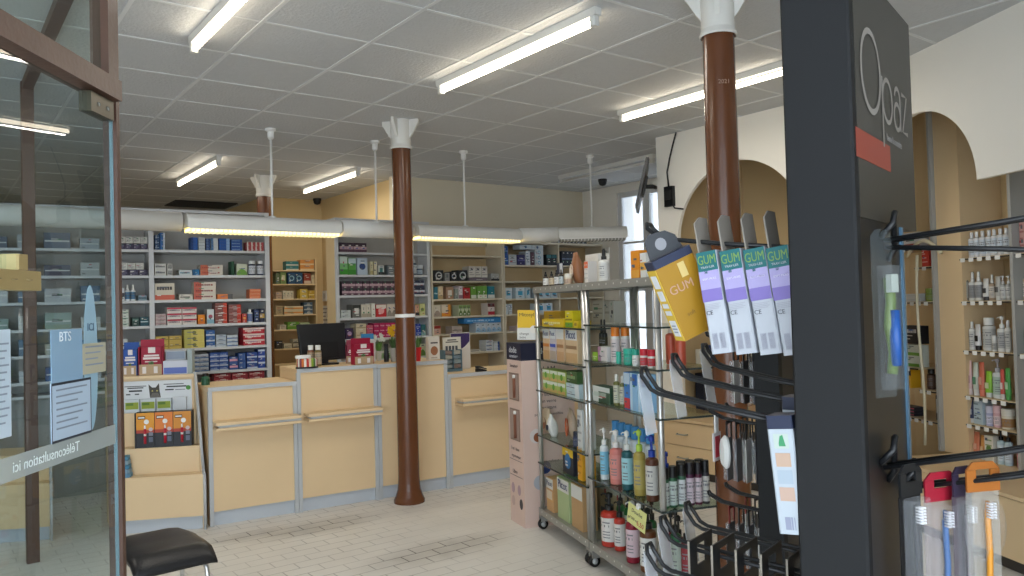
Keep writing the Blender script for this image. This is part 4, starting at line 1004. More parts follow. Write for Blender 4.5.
# top of the display
def dbox(s, w, h, label, name, cat, fn, body, d=.30, depth=.07, **k):
    t = thing(name, label, cat, dsp(s, d, 1.0805), DA); fn(t, w, h, depth, body); return t
dbox(-.465, .105, .245, 'blue leaflet box on top of the stepped display', 'leaflet_box', 'leaflet box', leaflet_box, '#24509c')
dbox(-.318, .165, .262, 'large dark red leaflet box on top of the stepped display', 'leaflet_box', 'leaflet box', leaflet_box, '#9c1434')
t = thing('leaflet_holder', 'grey holder of white and blue leaflets on the stepped display', 'leaflet holder', dsp(-.145, .30, 1.0805), DA)
b = MB(); b.box((-.085, 0, 0), (.085, .06, .10), mat('#c4c8d4', .5)); b.box((-.08, -.001, .005), (.08, -.0002, .05), mat('#5c70b8')); b.build('front_leaflet', t)
b = MB(); b.box((-.08, .061, 0), (.06, .075, .17), mat('#b4bcc4', .5)); b.box((-.075, .0595, .11), (.055, .0605, .165), mat('#8c98a8')); b.build('rear_leaflet', t)
b = MB(); b.box((.0855, 0, 0), (.12, .08, .18), mat('#98a4a4', .5)); b.build('side_wall', t)
t = thing('microfibre_bundle', 'bundle of folded blue cloth packs on the lowest display step', 'cloth pack', dsp(-.575, .012, .391), DA)
for k in range(5):
    b = MB(); b.cbox((-.02, .0, .03 * k), (.07 - .004 * k, .085, .03 * k + .027), mat(['#5c8cac', '#7c9cb4', '#3f7c9c', '#84a0b0', '#4c86a4'][k], .6), .012); b.build('folded_cloth', t)
t = thing('bottle', 'small dark green bottle at the display corner beside the counter', 'bottle', CNT.P(-.03 + .06, .25, ZT1 + .001))
b = MB(); gm = mat('#1f5038', .4); b.lathe([(.0001, 0, gm), (.03, 0, gm), (.032, .05, gm), (.02, .065, gm), (.0001, .066, gm)]); b.build('body', t)
b = MB(); b.lathe([(.018, .066, BLACK), (.02, .085, BLACK), (.0001, .085, BLACK)]); b.build('cap', t)

# ------------------------------------------------------------------ pink cardboard floor display
e_ = on(527.5, 530, 0); l_ = on(512, 520, 0); r_ = on(537, 526.5, 0)
PA = math.atan2((e_ - l_).y, (e_ - l_).x)
# faces: narrow side towards the counters, wide side facing the entrance
wN = 0.26
PK = Unit((e_.x, e_.y), PA, 'P')
e_ = e_ - Vector((math.cos(PA), math.sin(PA), 0)) * .035
t = thing('cardboard_display', 'tall pink cardboard floor display with navy header beside the chrome trolley', 'floor display', (e_.x, e_.y, 0), PA)
pk = mat('#d9bfb4', .6); nv = mat('#1c2038', .5); HB = 1.26
b = MB(); b.box((-wN, 0, 0), (0, .40, HB - .12), pk); o = b.build('body', t)
b = MB(); b.box((-wN, 0, HB - .1195), (0, .40, HB), nv); hd = b.build('header', t)
for (z0, z1) in ((.86, 1.05), (.58, .80)):
    b = MB(); fm = mat('#8a7468', .5); b.box((-wN * .84, -.004, z0), (-wN * .18, -.0005, z1), fm); b.box((-wN * .80, -.006, z0 + .01), (-wN * .22, -.0042, z1 - .01), mat('#a08c84', .4)); b.rod((-wN * .42, -.010, z0 + .02), (-wN * .42, -.010, z1 - .035), .012, mat('#7c4c38')); b.rod((-wN * .42, -.010, z1 - .034), (-wN * .42, -.010, z1 - .012), .012, WHITE); b.build('window_cutout', o)
DK = mat('#4a4048', .6)
letter('dodie', .06, mat('#d8dce4'), hd, (-wN * .55, -.001, HB - .05)); letter('sensation+', .035, mat('#c0c4d0'), hd, (-wN * .5, -.001, HB - .092))
letter('dodie', .06, mat('#d8dce4'), hd, (.0012, .20, HB - .06), rot=(PI/2, 0, PI/2))
letter('Sensation+', .034, DK, o, (-wN * .5, -.001, 1.10)); letter('3 en 1 doux', .030, DK, o, (-wN * .55, -.001, .52)); letter('ergonomique', .030, DK, o, (-wN * .5, -.001, .47)); letter('Libre', .04, DK, o, (-wN * .6, -.001, .36))
for s_, z, q in (('V AM', 1.075, .05), ('Le biberon', .90, .034), ('en verre', .855, .034), ('resistant', .81, .034), ('pour bebes sensibles', .765, .026), ('anti colique', .44, .03)):
    letter(s_, q, DK, o, (.0012, .20, z), rot=(PI/2, 0, PI/2))
b = MB(); 
for (y, z, r1, c_) in ((.10, .62, .05, '#d8d0cc'), (.11, .61, .032, '#8c5434')): b.lathe([(.0001, 0, mat(c_)), (r1, 0, mat(c_)), (r1, .001, mat(c_))], M=Matrix.Translation((.0008 if c_ == '#d8d0cc' else .0018, y, z)) @ Matrix.Rotation(PI/2, 4, 'Y'))
for (y, z, r1, c_) in ((.16, .40, .045, '#243c78'), (.12, .30, .05, '#b0b4bc'), (.30, .34, .04, '#c4b4ac')): b.lathe([(.0001, 0, mat(c_)), (r1, 0, mat(c_)), (r1, .001, mat(c_))], M=Matrix.Translation((.0012, y, z)) @ Matrix.Rotation(PI/2, 4, 'Y'))
b.build('picture_print', o)
b = MB()
for (x, z, c_) in ((-.20, .24, '#b0949c'), (-.09, .24, '#b0949c'), (-.06, .15, '#2c2c34'), (-.2, .15, '#c4a8a0')): b.lathe([(.0001, 0, mat(c_)), (.028, 0, mat(c_)), (.028, .001, mat(c_))], M=Matrix.Translation((x, -.0002, z)) @ Matrix.Rotation(PI/2, 4, 'X'), sy=1.3)
b.box((-wN + .01, -.0015, .44), (-.02, -.0005, .443), DK); b.box((-wN + .01, -.0015, .33), (-.02, -.0005, .333), DK)
b.build('icon_print', o)

# ------------------------------------------------------------------ padded chair without back, chrome legs
t = thing('stool', 'low black padded stool on bent chrome legs beside the glass door', 'stool', (.868, 3.93, 0), R(4))
b = MB(); nx, ny = 13, 12; seat = mat('#1b1b1d', .38, bump=.15, bscale=120)
top = []; 
def prof(v):  # front lip curls down, back rises
    return .455 + .012 * math.cos((v - .45) * 4.2) + (.03 * max(0, v - .55) / .45) - (.035 * max(0, .16 - v) / .16) ** 1.0
for lay in (0, 1):
    for j in range(ny + 1):
        v = j / ny
        for i in range(nx + 1):
            u = i / nx; e = (abs(u - .5) * 2) ** 8
            hw = .178 - .03 * max(0, v - .7) / .3 * 1.0
            x = (u - .5) * 2 * hw; y = (v - .5) * .44
            z = prof(v) - .018 * e - .01 * (abs(v - .5) * 2) ** 10
            if lay: z -= .045 * (1 - .55 * e) * (1 - .5 * (abs(v - .5) * 2) ** 10)
            top.append((x, y, z))
N = (nx + 1) * (ny + 1); fs = []
for j in range(ny):
    for i in range(nx):
        a = j * (nx + 1) + i; fs.append((a, a + 1, a + nx + 2, a + nx + 1)); fs.append((N + a, N + a + nx + 1, N + a + nx + 2, N + a + 1))
ring = [i for i in range(nx + 1)] + [j * (nx + 1) + nx for j in range(1, ny + 1)] + [ny * (nx + 1) + i for i in range(nx - 1, -1, -1)] + [j * (nx + 1) for j in range(ny - 1, 0, -1)]
for k in range(len(ring)):
    a, c_ = ring[k], ring[(k + 1) % len(ring)]; fs.append((a, N + a, N + c_, c_))
b.add(top, fs, seat, True); b.build('seat', t)
for sx in (-1, 1):
    b = MB(); x = .125 * sx
    path = [(x * 1.22, -.20, .0), (x * 1.2, -.185, .25), (x * 1.17, -.165, .355), (x * 1.08, -.13, .395), (x * .9, -.05, .402), (x * .9, .06, .405), (x * 1.08, .13, .40), (x * 1.17, .165, .36), (x * 1.2, .19, .25), (x * 1.22, .205, 0)]
    b.tube(path, .011, CHROME, 10); o = b.build('leg', t)
    for y in (-.20, .205):
        b = MB(); b.cyl((x * 1.22, y, 0), .014, .02, RUBBER, 12); b.build('foot_cap', o)
for y in (-.12, .12):
    b = MB(); b.rod((-.12, y, .398), (.12, y, .398), .009, CHROME); b.build('cross_bar', t)

# ------------------------------------------------------------------ chrome glass-shelf trolleys
TR = Unit((3.32, 4.184), math.atan2(-.949, -.314), 'T')
TD = 0.36
def trolley(s0, s1, label, shelves, mid=None):
    t = thing('shelf_trolley', label, 'trolley', TR.P(s0), TR.ang)
    w = s1 - s0; pr = .016
    for (x, y) in ((0.02, .02), (w - .02, .02), (.02, TD - .02), (w - .02, TD - .02)):
        b = MB(); b.rod((x, y, .10), (x, y, 1.62), pr, CHROME, 12)
        b.build('post', t)
    for (x, y) in ((0.02, .02), (w - .02, .02), (.02, TD - .02), (w - .02, TD - .02)):
        b = MB(); b.rod((x - .012, y, .036), (x + .012, y, .036), .034, RUBBER, 16); b.rod((x - .016, y, .036), (x + .016, y, .036), .018, GREYTRIM, 12); o = b.build('castor', t)
        b = MB(); b.box((x - .022, y - .02, .055), (x - .017, y + .025, .099), STEEL); b.box((x + .017, y - .02, .055), (x + .022, y + .025, .099), STEEL); b.box((x - .022, y - .02, .085), (x + .022, y + .025, .0995), STEEL); b.build('castor_fork', o)
    def frame(z, h, name, solid):
        b = MB(); th = .004
        b.box((0, 0, z), (w, th, z + h), STEEL); b.box((0, TD - th, z), (w, TD, z + h), STEEL); b.box((0, th, z), (th, TD - th, z + h), STEEL); b.box((w - th, th, z), (w, TD - th, z + h), STEEL)
        if solid: b.box((th, th, z + h - .012), (w - th, TD - th, z + h - .004), STEEL)
        for k in range(int(w / .09)):
            b.lathe([(.0001, 0, mat('#e4e4e0')), (.006, 0, mat('#e4e4e0'))], M=Matrix.Translation((.06 + .09 * k, -.0006, z + h * .6)) @ Matrix.Rotation(PI/2, 4, 'X'), seg=10)
        return b.build(name, t)
    frame(1.60, .042, 'top_frame', True); frame(.10, .045, 'base_frame', True)
    for z in shelves:
        b = MB(); b.box((.005, .005, z - .007), (w - .005, TD - .005, z - .0005), SHELFGLASS); o = b.build('glass_shelf', t)
        b = MB(); b.box((.004, .0005, z - .0095), (w - .004, .0045, z), mat('#3c4644', .2)); b.box((w - .0045, .005, z - .0095), (w - .0005, TD - .005, z), mat('#3c4644', .2)); b.build('shelf_edge', o)
    return t
ZTL = [1.375, 1.155, .945, .64, .455]; ZTRr = [1.40, 1.195, .96, .52]
trolley(-.01, .815, 'far chrome trolley with glass shelves of baby products', ZTL)
trolley(.822, 1.69, 'near chrome trolley with glass shelves of bottles and sprays', ZTRr)
TR.ups = [(-.014, .042), (.777, .86), (1.65, 1.73)]
T1, T2 = 'far trolley', 'near trolley'
PB_ = ('#d0b494', 'top:#d4d4d0')
ZTOP = 1.6425
def trow(z, where, entries, d0=.03, depth=.09):
    es = []
    for e in entries:
        o = dict(e[9]) if len(e) > 9 else {}
        if e[5] == 'pump': o['hs'] = 1.18
        es.append(tuple(e[:9]) + (o,))
    row(TR, z, where, es, d0, depth, parts=True)
def near(mesh_d0): pass
trow(ZTOP, f'on top of {T1}', [
    (540, 545, 15, 1, 1, 'dropper', 'white label bottle with black cap at end', '#3c2c24', '#1c1c1c', {'label': '#d8d8d4'}), (546, 551, 15, 1, 1, 'dropper', 'black capped bottle with tan label', '#3a2a22', '#181818', {'label': '#c8b89c'}),
    (551.5, 556, 16, 1, 1, 'dropper', 'third black capped bottle', '#2e2620', '#181818', {'label': '#d4d4d4'}), (556.5, 560.5, 16, 1, 1, 'dropper', 'black capped bottle beside white jar', '#2e2620', '#181818', {'label': '#b8c4c8'}),
    (561, 567.5, 11, 1, 1, 'jar', 'cream white jar', '#d4ccb8', '#d8d4c8', {'label': '#c4a890'})])
trow(ZTL[0], f'upper shelf of {T1}', [(541, 563, 8, 1, 1, 'pack', 'long yellow pack', '#d8b820', 'namel:#e8e0a0', {'depth': .12}), (564.5, 572, 17, 1, 1, 'pack', 'yellow green upright pack', '#d4c41c', 'low:#6c9c2c;stripe:#8c7c1c'), (572.6, 577, 7, 1, 1, 'pack', 'small yellow pack at post', '#d8bc24', 'logo:#a88c1c')])
row(TR, ZTL[0], f'upper shelf of {T1}', [(543, 560, 14, 1, 1, 'pack', 'olive yellow pack standing behind', '#b8941c', '')], d0=.20, depth=.1)
trow(ZTL[1], f'second shelf of {T1}', [(542.5, 549, 31, 1, 1, 'pack', 'tall cereal box with orange mark', '#d4b490', 'top:#d4d4d4;low:#c49c6c;stripe:#c87c3c'), (549.4, 555.5, 32, 1, 1, 'pack', 'tall cereal box with blue mark', '#c4bcc4', 'top:#d4d8dc;low:#b4a494;stripe:#4458b4'), (556, 563.5, 33, 1, 1, 'pack', 'tall cereal box with brown mark', '#d4b490', 'top:#d4d4d4;low:#c8a078;stripe:#a87c54'), (565, 577, 34, 1, 1, 'pack', 'widest tall cereal box', '#d4b894', 'top:#d8d8d8;low:#c8a478;stripe:#9c7c5c')])
trow(ZTL[2], f'third shelf of {T1}', [(542.5, 565, 22, 3, 2, 'pack', 'green white fruit pot pack', '#a8bc60', 'top:#d4dccc;low:#c8a868;dot:#5c9c2c'), (565.7, 579, 14, 1, 2, 'pack', 'pale blue pack', '#bcd0d8', 'stripe:#4c5c74;right:#d8e0e4'), (566, 577, 12, 1, 1, 'pack', 'dark green pack on pale blue ones', '#3c5c30', 'namel:#8ca878', {'up': 14.3})])
trow(ZTL[3], f'fourth shelf of {T1}', [(577, 582, 40, 1, 1, 'pack', 'tall narrow white box', '#ccd0d0', 'lines:#a0a4a8'), (569, 576.4, 15, 1, 1, 'can', 'dark blue tin', '#242c44', '#1c2438', {'label': '#3c4460'})])
trow(ZTL[4], f'fifth shelf of {T1}', [(562, 573, 26, 1, 1, 'pack', 'black and yellow box', '#202430', 'top:#d8b420;dot:#2c6ca4'), (577, 582, 33, 1, 1, 'pack', 'tall orange yellow box', '#d89c20', 'lines:#b87c14')])
PC = ('#c8a070', 'top:#d4d4d0')
trow(.142, f'base of {T1}', [(543, 553, 33, 1, 1, 'pack', 'orange cereal box with white top', '#c89c6c', 'top:#d4d4d0;band:#d0a060;namel:#d8d0c0'), (557, 569, 41, 1, 1, 'pack', 'green cereal box with white top', '#a8b888', 'top:#d4d4d0'), (571, 582.5, 44, 1, 1, 'pack', 'brown cereal box with white top', '#b89468', 'top:#d4d4d0')], d0=.035, depth=.10)
row(TR, .142, f'base of {T1}, behind', [(549, 584, 38, 3, 1, 'pack', 'cereal box with pale top', '#b8a078', 'top:#c8c8c0')], d0=.15, depth=.09)
row(TR, .142, f'base of {T1}, rear', [(556, 586, 38, 3, 1, 'pack', 'cereal box in the last row', '#b09870', 'top:#c8c8c0')], d0=.25, depth=.085)
# crumpled biscuit bags
def bag(s, d, z, w, h, label, body, pic, lean=0):
    t = thing('snack_bag', label, 'bag', TR.P(s, d, z + .0005), TR.ang + R(lean))
    b = MB(); n = 8; vs = []; rr = random.Random(int(s * 100)); m = mat(body, .45, noise=.15, scale=20)
    for j in range(n + 1):
        v = j / n; th = .035 * math.sin(PI * min(1, v * .9 + .12)) + .003; wd = w / 2 * (1 + .06 * math.sin(v * 5))
        for k in range(12):
            a = 2 * PI * k / 12; vs.append((wd * math.copysign(abs(math.cos(a)) ** .6, math.cos(a)) + rr.uniform(-.002, .002), th * math.sin(a) + rr.uniform(-.002, .002) - .02 * v, v * h))
    fs = [(j*12 + k, j*12 + (k+1) % 12, (j+1)*12 + (k+1) % 12, (j+1)*12 + k) for j in range(n) for k in range(12)] + [tuple(range(12))[::-1], tuple(n*12 + k for k in range(12))]
    b.add(vs, fs, m, True); o = b.build('pouch', t)
    b = MB(); b.lathe([(.0001, 0, mat(pic)), (w * .3, -.002, mat(pic)), (w * .34, .006, mat(pic))], M=Matrix.Translation((0, -.046, h * .42)) @ Matrix.Rotation(PI/2, 4, 'X'), sy=1.3, seg=14); b.build('picture_print', o)
bag(TR.s_at(546.5, .7, .08), .10, ZTL[3], .10, .17, 'cream and brown biscuit bag on the fourth shelf of the far trolley', '#c8b498', '#9c6c4c', 10)
bag(TR.s_at(552.5, .7, .06), .07, ZTL[3], .045, .15, 'slim white pouch on the fourth shelf of the far trolley', '#dcdcd8', '#2c2c34', 0)
bag(TR.s_at(567, .7, .09), .14, ZTL[3], .14, .20, 'large biscuit bag with orange picture beside the tall white box', '#b4a08c', '#b8603c', -12)
# leaning chocolate coloured bag and small card on top
bag(TR.s_at(576, 1.7, .1), .12, ZTOP, .10, .20, 'brown patterned pouch leaning on top of the far trolley', '#8c5c3c', '#d8c8b8', -8)
t = thing('shelf_card', 'small black and white card on a stand on top of the trolley', 'card', TR.P(TR.s_at(560, 1.7, .2), .2, ZTOP + .0005), TR.ang + R(5))
b = MB(); b.box((-.045, 0, .085), (.045, .003, .165), mat('#303648', .5)); b.box((.0, -.001, .09), (.043, -.0001, .160), mat('#c8ccd0')); b.build('card', t)
b = MB(); b.rod((0, .006, .006), (0, .006, .16), .003, CHROME, 6); b.cyl((0, .006, 0), .025, .006, BLACK); b.build('stand', t)
# right trolley
trow(ZTOP, f'on top of {T2}', [
    (583.5, 593, 22, 2, 1, 'pack', 'white box with orange label', '#d8d4d0', 'top:#d86c44;lines:#b8b8b8', {'d': .06, 'depth': .06}), (594, 603.5, 33, 1, 1, 'spray', 'white spray bottle with black cap', '#dcdcd8', '#161616', {'label': '#d0d0cc'}),
    (630, 638.5, 28, 1, 1, 'pack', 'orange box', '#e08c18', 'low:#e0a040'), (639.3, 645.5, 25, 1, 1, 'pack', 'narrow white box', '#dcdcd8', 'band:#e0a84c')])
row(TR, ZTOP, f'on top of {T2}, behind', [(585, 598, 30, 1, 1, 'pack', 'plain white box', '#d8d6d0', '')], d0=.2, depth=.08)
row(TR, ZTRr[0], f'upper shelf of {T2}', [(592, 603, 22, 1, 1, 'pack', 'grey beige box with small dark print', '#b8b4a8', 'lines:#8c887c'), (604, 609, 22, 1, 1, 'pack', 'narrow grey beige box', '#aca89c', 'stripe:#8c887c'), (610, 619, 22, 1, 1, 'pack', 'grey beige box with dark centre mark', '#b8b4a8', 'dot:#3c3c3c')], d0=.22, depth=.08)
trow(ZTRr[1], f'second shelf of {T2}', [
    (591.5, 596.5, 8, 1, 1, 'pack', 'small lime green box', '#8cb430', 'stripe:#d0d8b0'), (597, 606.5, 14.5, 1, 1, 'pack', 'small white box with pink mark', '#d4d0d0', 'left:#a87c94;logo:#c0b8bc'),
    (607.2, 615, 36, 1, 1, 'can', 'white spray can with orange cap, nearer black sprays', '#dcd8d4', '#e07c20', {'label': '#d4c8c8'}), (617, 625, 36, 1, 1, 'can', 'white spray can with orange cap, nearer striped jar', '#dcd8d4', '#e07c20', {'label': '#d4c8c8', 'd': .08}),
    (613.5, 618, 12, 1, 1, 'jar', 'tiny mint green jar', '#3cb49c', '#3cb49c', {'d': .012}), (618.5, 628.5, 16, 1, 1, 'jar', 'large mint green jar', '#2ca48c', '#34ac94', {'label': '#3cb098', 'd': .012}),
    (628.8, 635, 16.5, 1, 1, 'jar', 'white jar with mint green lid', '#dce0dc', '#2ca48c', {'label': '#e4e4e0', 'd': .012}), (636.5, 651, 18, 2, 1, 'jar', 'white jar with red lid', '#dcd8d4', '#c42838', {'label': '#c83c44', 'd': .012})])
row(TR, ZTRr[1], f'second shelf of {T2}', [(597, 607, 38, 2, 1, 'spray', 'black spray bottle standing behind', '#1c1c18', '#141414', {'label': '#3c3820'}), (661, 680, 40, 2, 1, 'bottle', 'salmon red bottle at the rear end', '#d05c44', '#d8c4bc', {'d': .20})], d0=.15, parts=True)
trow(ZTRr[2], f'third shelf of {T2}', [(589.5, 609.5, 16, 1, 1, 'pack', 'flat dark green and white box', '#34503c', 'top:#c8d0cc;left:#c8ccc8;namel:#a8b8ac'), (610.3, 616.3, 31, 1, 1, 'bottle', 'olive oil bottle with white cap, left of its twin', '#70703c', '#dcdcd4', {'label': '#c4c4b0'}), (616.8, 622, 31, 1, 1, 'bottle', 'olive oil bottle with white cap beside blue boxes', '#70703c', '#dcdcd4', {'label': '#c4c4b0'}),
    (623.5, 629.5, 37, 1, 1, 'pack', 'blue red toothpaste box with white top', '#3c78c0', 'low:#c43840;top:#b8cce0'), (630, 645, 38, 2, 1, 'pack', 'sky blue toothpaste box', '#8cb8dc', 'top:#2c64b0;left:#b4d0e4')], depth=.07)
trow(ZTRr[3], f'fourth shelf of {T2}', [
    (596.5, 604, 44, 1, 1, 'pump', 'white and sky blue pump bottle', '#d4dce0', '#e0e0dc', {'label': '#7cc0dc'}), (604.5, 616, 46, 1, 1, 'pump', 'salmon pink pump bottle', '#d07c74', '#e0dcd8', {'label': '#d88c84'}), (617, 627, 50, 1, 1, 'pump', 'dark teal pump bottle', '#1c545c', '#dcdcd8', {'label': '#9cccd4'}),
    (629, 639.5, 56, 1, 1, 'pump', 'olive gold pump bottle with lime head', '#a89448', '#a8c848', {'label': '#b4a45c'}), (640.5, 652, 56, 1, 1, 'pump', 'brown pump bottle with blue head', '#5c3420', '#1c3c9c', {'label': '#cccac4'})])
row(TR, ZTRr[3], f'fourth shelf of {T2}, behind', [(594, 649, 58, 6, 1, 'wide', 'white bottle with blue cap', '#ccd8e0', '#3c84bc', {'label': '#dce4e8'})], d0=.12, parts=True)
# bottles across the near end of the fourth shelf
TE = Unit(TR.P(1.655, .02), TR.ang + PI / 2, 'E')
for (c_, u0, u1, hp, body, cap, lab, look) in ((0, 664, 671.5, 40, '#3c6c4c', '#181818', '#c8ccc8', 'pale green bottle with black cap at the chrome post'), (1, 672, 680, 41, '#2c5c3c', '#181818', '#b8c4bc', 'green bottle with black cap'), (2, 681, 688.5, 42, '#305c44', '#181818', '#c4c8c8', 'dark green bottle with black cap and grey label'), (3, 689, 697, 43, '#4c1c3c', '#1c181c', '#c8b8c0', 'purple bottle with black cap'), (4, 697.5, 704.5, 42, '#581c38', '#1c181c', '#ccbcc0', 'plum bottle with black cap'), (5, 705, 712, 43, '#302c30', '#181818', '#c8c4bc', 'black bottle with cream label')):
    row(TE, ZTRr[3], 'near end of fourth trolley shelf', [(u0, u1, hp, 1, 1, 'can', look, body, cap, {'label': lab})], d0=.0, parts=True)
row(TE, ZTRr[3], 'second row, near end of fourth trolley shelf', [(665, 675, 52, 1, 1, 'pump', 'brown pump bottle with blue head', '#4c2c1c', '#1c3c9c', {'label': '#6c4c34'}), (680, 708, 40, 3, 1, 'can', 'dark bottle with black cap', '#2c3430', '#141414', {'label': '#6c7470'})], d0=.075, parts=True)
trow(.142, f'base of {T2}', [
    (592, 607, 45, 1, 1, 'pump', 'red shower gel with animal picture', '#b8382c', '#1a1a1a', {'label': '#d8d4d0'}), (609.5, 619.5, 42, 1, 1, 'pump', 'second red shower gel', '#b03428', '#1a1a1a', {'label': '#d8d4d0', 'd': .06}), (620.5, 632.5, 52, 1, 1, 'pump', 'raspberry red pump bottle', '#84182c', '#e0dcdc', {'label': '#d0b8c0'}),
    (633.5, 648, 54, 1, 1, 'pump', 'amber brown pump bottle with white label', '#643a1c', '#181818', {'label': '#d8d8d4'}), (666, 676, 62, 1, 1, 'pump', 'green black pump bottle beyond the post', '#245c3c', '#141414', {'label': '#a8b4a8', 'd': .1})])
row(TR, .142, f'base of {T2}, second row', [(612, 652, 60, 5, 1, 'pump', 'green bottle with black pump', '#1f6434', '#141414', {'label': '#c4d0c4'}), (662, 692, 62, 3, 1, 'pump', 'dark red bottle with black pump', '#6c1c24', '#141414', {'label': '#8c2c34'})], d0=.14, parts=True)
row(TR, .142, f'base of {T2}, rear row', [(588, 626, 46, 3, 1, 'pack', 'cereal box with dark blue name', '#b8a888', 'top:#c4c4bc')], d0=.26, depth=.08)
# lettering on the cereal boxes
for o in list(COL.objects):
    if o.get('label') and 'cereal box' in o['label'] and 'row' not in o['label'] and 'behind' not in o['label']:
        w_, h_ = o.dimensions.x, o.dimensions.z
        letter('Picot', min(w_ * .40, .075), mat('#20306c'), o, (0, -.0042, h_ * .84))
# hanging cards
def card(name, label, cat, loc, ang, w, h, body, tilt=0):
    t = thing(name, label, cat, loc, ang)
    b = MB(); b.box((-w/2, -.0015, -h/2), (w/2, 0, h/2), mat(body, .5)); o = b.build('card', t); t.rotation_euler = (0, tilt, ang)
    return t, o
t, o = card('price_card', 'yellow handwritten price card clipped to the fourth shelf of the near trolley', 'price card', TR.P(TR.s_at(636, .45, -.02), -.016, .44), TR.ang + R(8), .155, .105, '#d8d890', R(12))
letter('Douche', .028, mat('#4c4c44'), o, (.0, -.0020, .022)); letter('gel 500 ml', .020, mat('#5c5c50'), o, (-.03, -.0020, -.02)); letter('6,50', .034, mat('#b84c3c'), o, (.035, -.0020, -.026))
b = MB(); b.cbox((-.012, -.004, .045), (.012, .012, .07), WHITE, .002); b.build('clip', t)
t, o = card('promotion_card', 'yellow and white promotion card fixed to the far trolley post', 'promotion card', TR.P(-.06, -.03, 1.385), R(-38), .135, .205, '#d8d8d4', R(2))
b = MB(); b.box((-.067, -.0028, -.02), (.067, -.0018, .1025), mat('#dcb418')); 
b.lathe([(.0001, 0, mat('#e0dcd4')), (.045, 0, mat('#e0dcd4'))], M=Matrix.Translation((.045, -.0032, -.03)) @ Matrix.Scale(.6, 4) @ Matrix.Rotation(PI/2, 4, 'X')); b.build('printed_panel', o)
letter('Mitosyl', .036, mat('#3c3020'), o, (-.005, -.0034, .07)); letter('change', .024, mat('#5c584c'), o, (-.02, -.0024, -.06)); letter('bebe', .022, mat('#5c584c'), o, (-.03, -.0024, -.085))

# ------------------------------------------------------------------ niches behind the arches
def drawer_unit(unit, s0, s1, ztop, depth, label, n, kind):
    t = thing('base_cabinet', label, 'cabinet', unit.P(s0), unit.ang); w = s1 - s0
    b = MB(); b.box((0, .02, .07), (w, depth, ztop - .02), BEIGE_D); b.build('body', t)
    b = MB(); b.box((0, .05, 0), (w, depth, .0695), mat('#3c3834')); b.build('plinth', t)
    b = MB(); b.box((-.0, -.01, ztop - .0195), (w, depth, ztop), BEIGE); b.build('top_panel', t)
    def handle(par, x, z, vert=False):
        h = MB(); L = .055
        pts = [(x, 0, z - L), (x, -.03, z - L + .01), (x, -.03, z + L - .01), (x, 0, z + L)] if vert else [(x - L, 0, z), (x - L + .01, -.03, z), (x + L - .01, -.03, z), (x + L, 0, z)]
        h.tube(pts, .006, STEEL, 8); h.build('handle', par)
    zs = [.075 + (ztop - .10) * k / n for k in range(n + 1)]
    if kind == 'drawer':
        for k in range(n):
            b = MB(); b.box((.004, 0, zs[k] + .003), (w - .004, .0195, zs[k + 1] - .003), BEIGE); o = b.build('drawer', t); handle(o, w / 2, (zs[k] + zs[k + 1]) / 2)
    else:
        for k in range(n):
            x0 = w * k / n + .004; x1 = w * (k + 1) / n - .004
            b = MB(); b.box((x0, 0, .078), (x1, .0195, ztop - .026), BEIGE); o = b.build('door', t); handle(o, x0 + .07, (ztop + .1) / 2 + .03, True)
    return t
AN = Unit((5.20, 4.94), -PI / 2, 'N')
drawer_unit(AN, 0.0, .80, .50, 1.25, 'low beige drawer cabinet under the main arch, at its window end', 2, 'drawer')
drawer_unit(AN, .802, 1.60, .50, 1.0, 'low beige drawer cabinet under the main arch beside the dividing pillar', 2, 'drawer')
BB = Unit((5.35, 3.12), A_B, 'B')
FB = Unit(PB(0, .02), A_B, 'F')
drawer_unit(FB, .42, 1.12, .43, .79, 'low beige door cabinet under the second arch beside the dividing pillar', 1, 'door')
drawer_unit(FB, 1.122, 1.84, .43, .79, 'low beige door cabinet with metal handle under the white fascia', 1, 'door')
drawer_unit(FB, 1.842, 2.60, .43, .79, 'low beige door cabinet at the far end of the white fascia', 1, 'door')
# things standing on the far end of the drawer cabinet
ZN = .50
def nbox(x, y, w, d, h, body, des, label, name='product_pack', cat='pack', z=ZN, rz=0.0):
    me = carton_mesh(w, d, h, body, des); return spawn(name, me, None, (x, y, z + .0005), rz, label, cat, None)
nbox(5.68, 4.62, .17, .1, .36, '#1c2434', 'low:#242c3c', 'dark navy box standing on the drawer cabinet under the main arch')
nbox(5.88, 4.64, .12, .1, .38, '#cfc4ac', 'stripe:#b8ac94', 'tall cream box beside the navy box under the main arch')
nbox(6.05, 4.66, .14, .06, .08, '#d8d4c8', 'logo:#2c2c2c', 'small white carton with dark mark under the main arch')
nbox(6.22, 4.64, .18, .08, .17, '#b02c34', 'arc:#d8c8c0;dot:#d8d0d0', 'red and white pack under the main arch beside the brown column')
# wall shelf with small packs in the main niche
t = thing('wall_shelf', 'beige wall shelf across the end of the main arch niche', 'shelf', (5.50, 4.776, .93), 0)
b = MB(); b.box((0, -.22, -.018), (.98, 0, 0), mat('#d0ccc4', .5)); b.build('board', t)
b = MB(); b.box((0, -.224, -.03), (.98, -.2205, .005), WHITE); b.build('label_rail', t)
for k, (x, c_, des, lk) in enumerate(((.12, '#ccc8b8', 'lines:#6c6c64', 'cream pack'), (.26, '#2c3c6c', 'dot:#d8d4d0', 'navy pack with pale dot'), (.40, '#a83440', 'stripe:#e0d8d4', 'crimson pack'), (.52, '#2c4470', 'stripe:#d4d4d8', 'navy pack with stripe'), (.66, '#d4ccc4', 'dot:#b03c3c', 'white pack with red dot'), (.80, '#d8d8d4', 'lines:#8c8c94', 'white pack with grey print'))):
    nbox(5.5 + x, 4.60, .11, .08, .15 + .03 * (k % 2), c_, des, f'{lk} on the wall shelf of the main arch niche', z=.93)

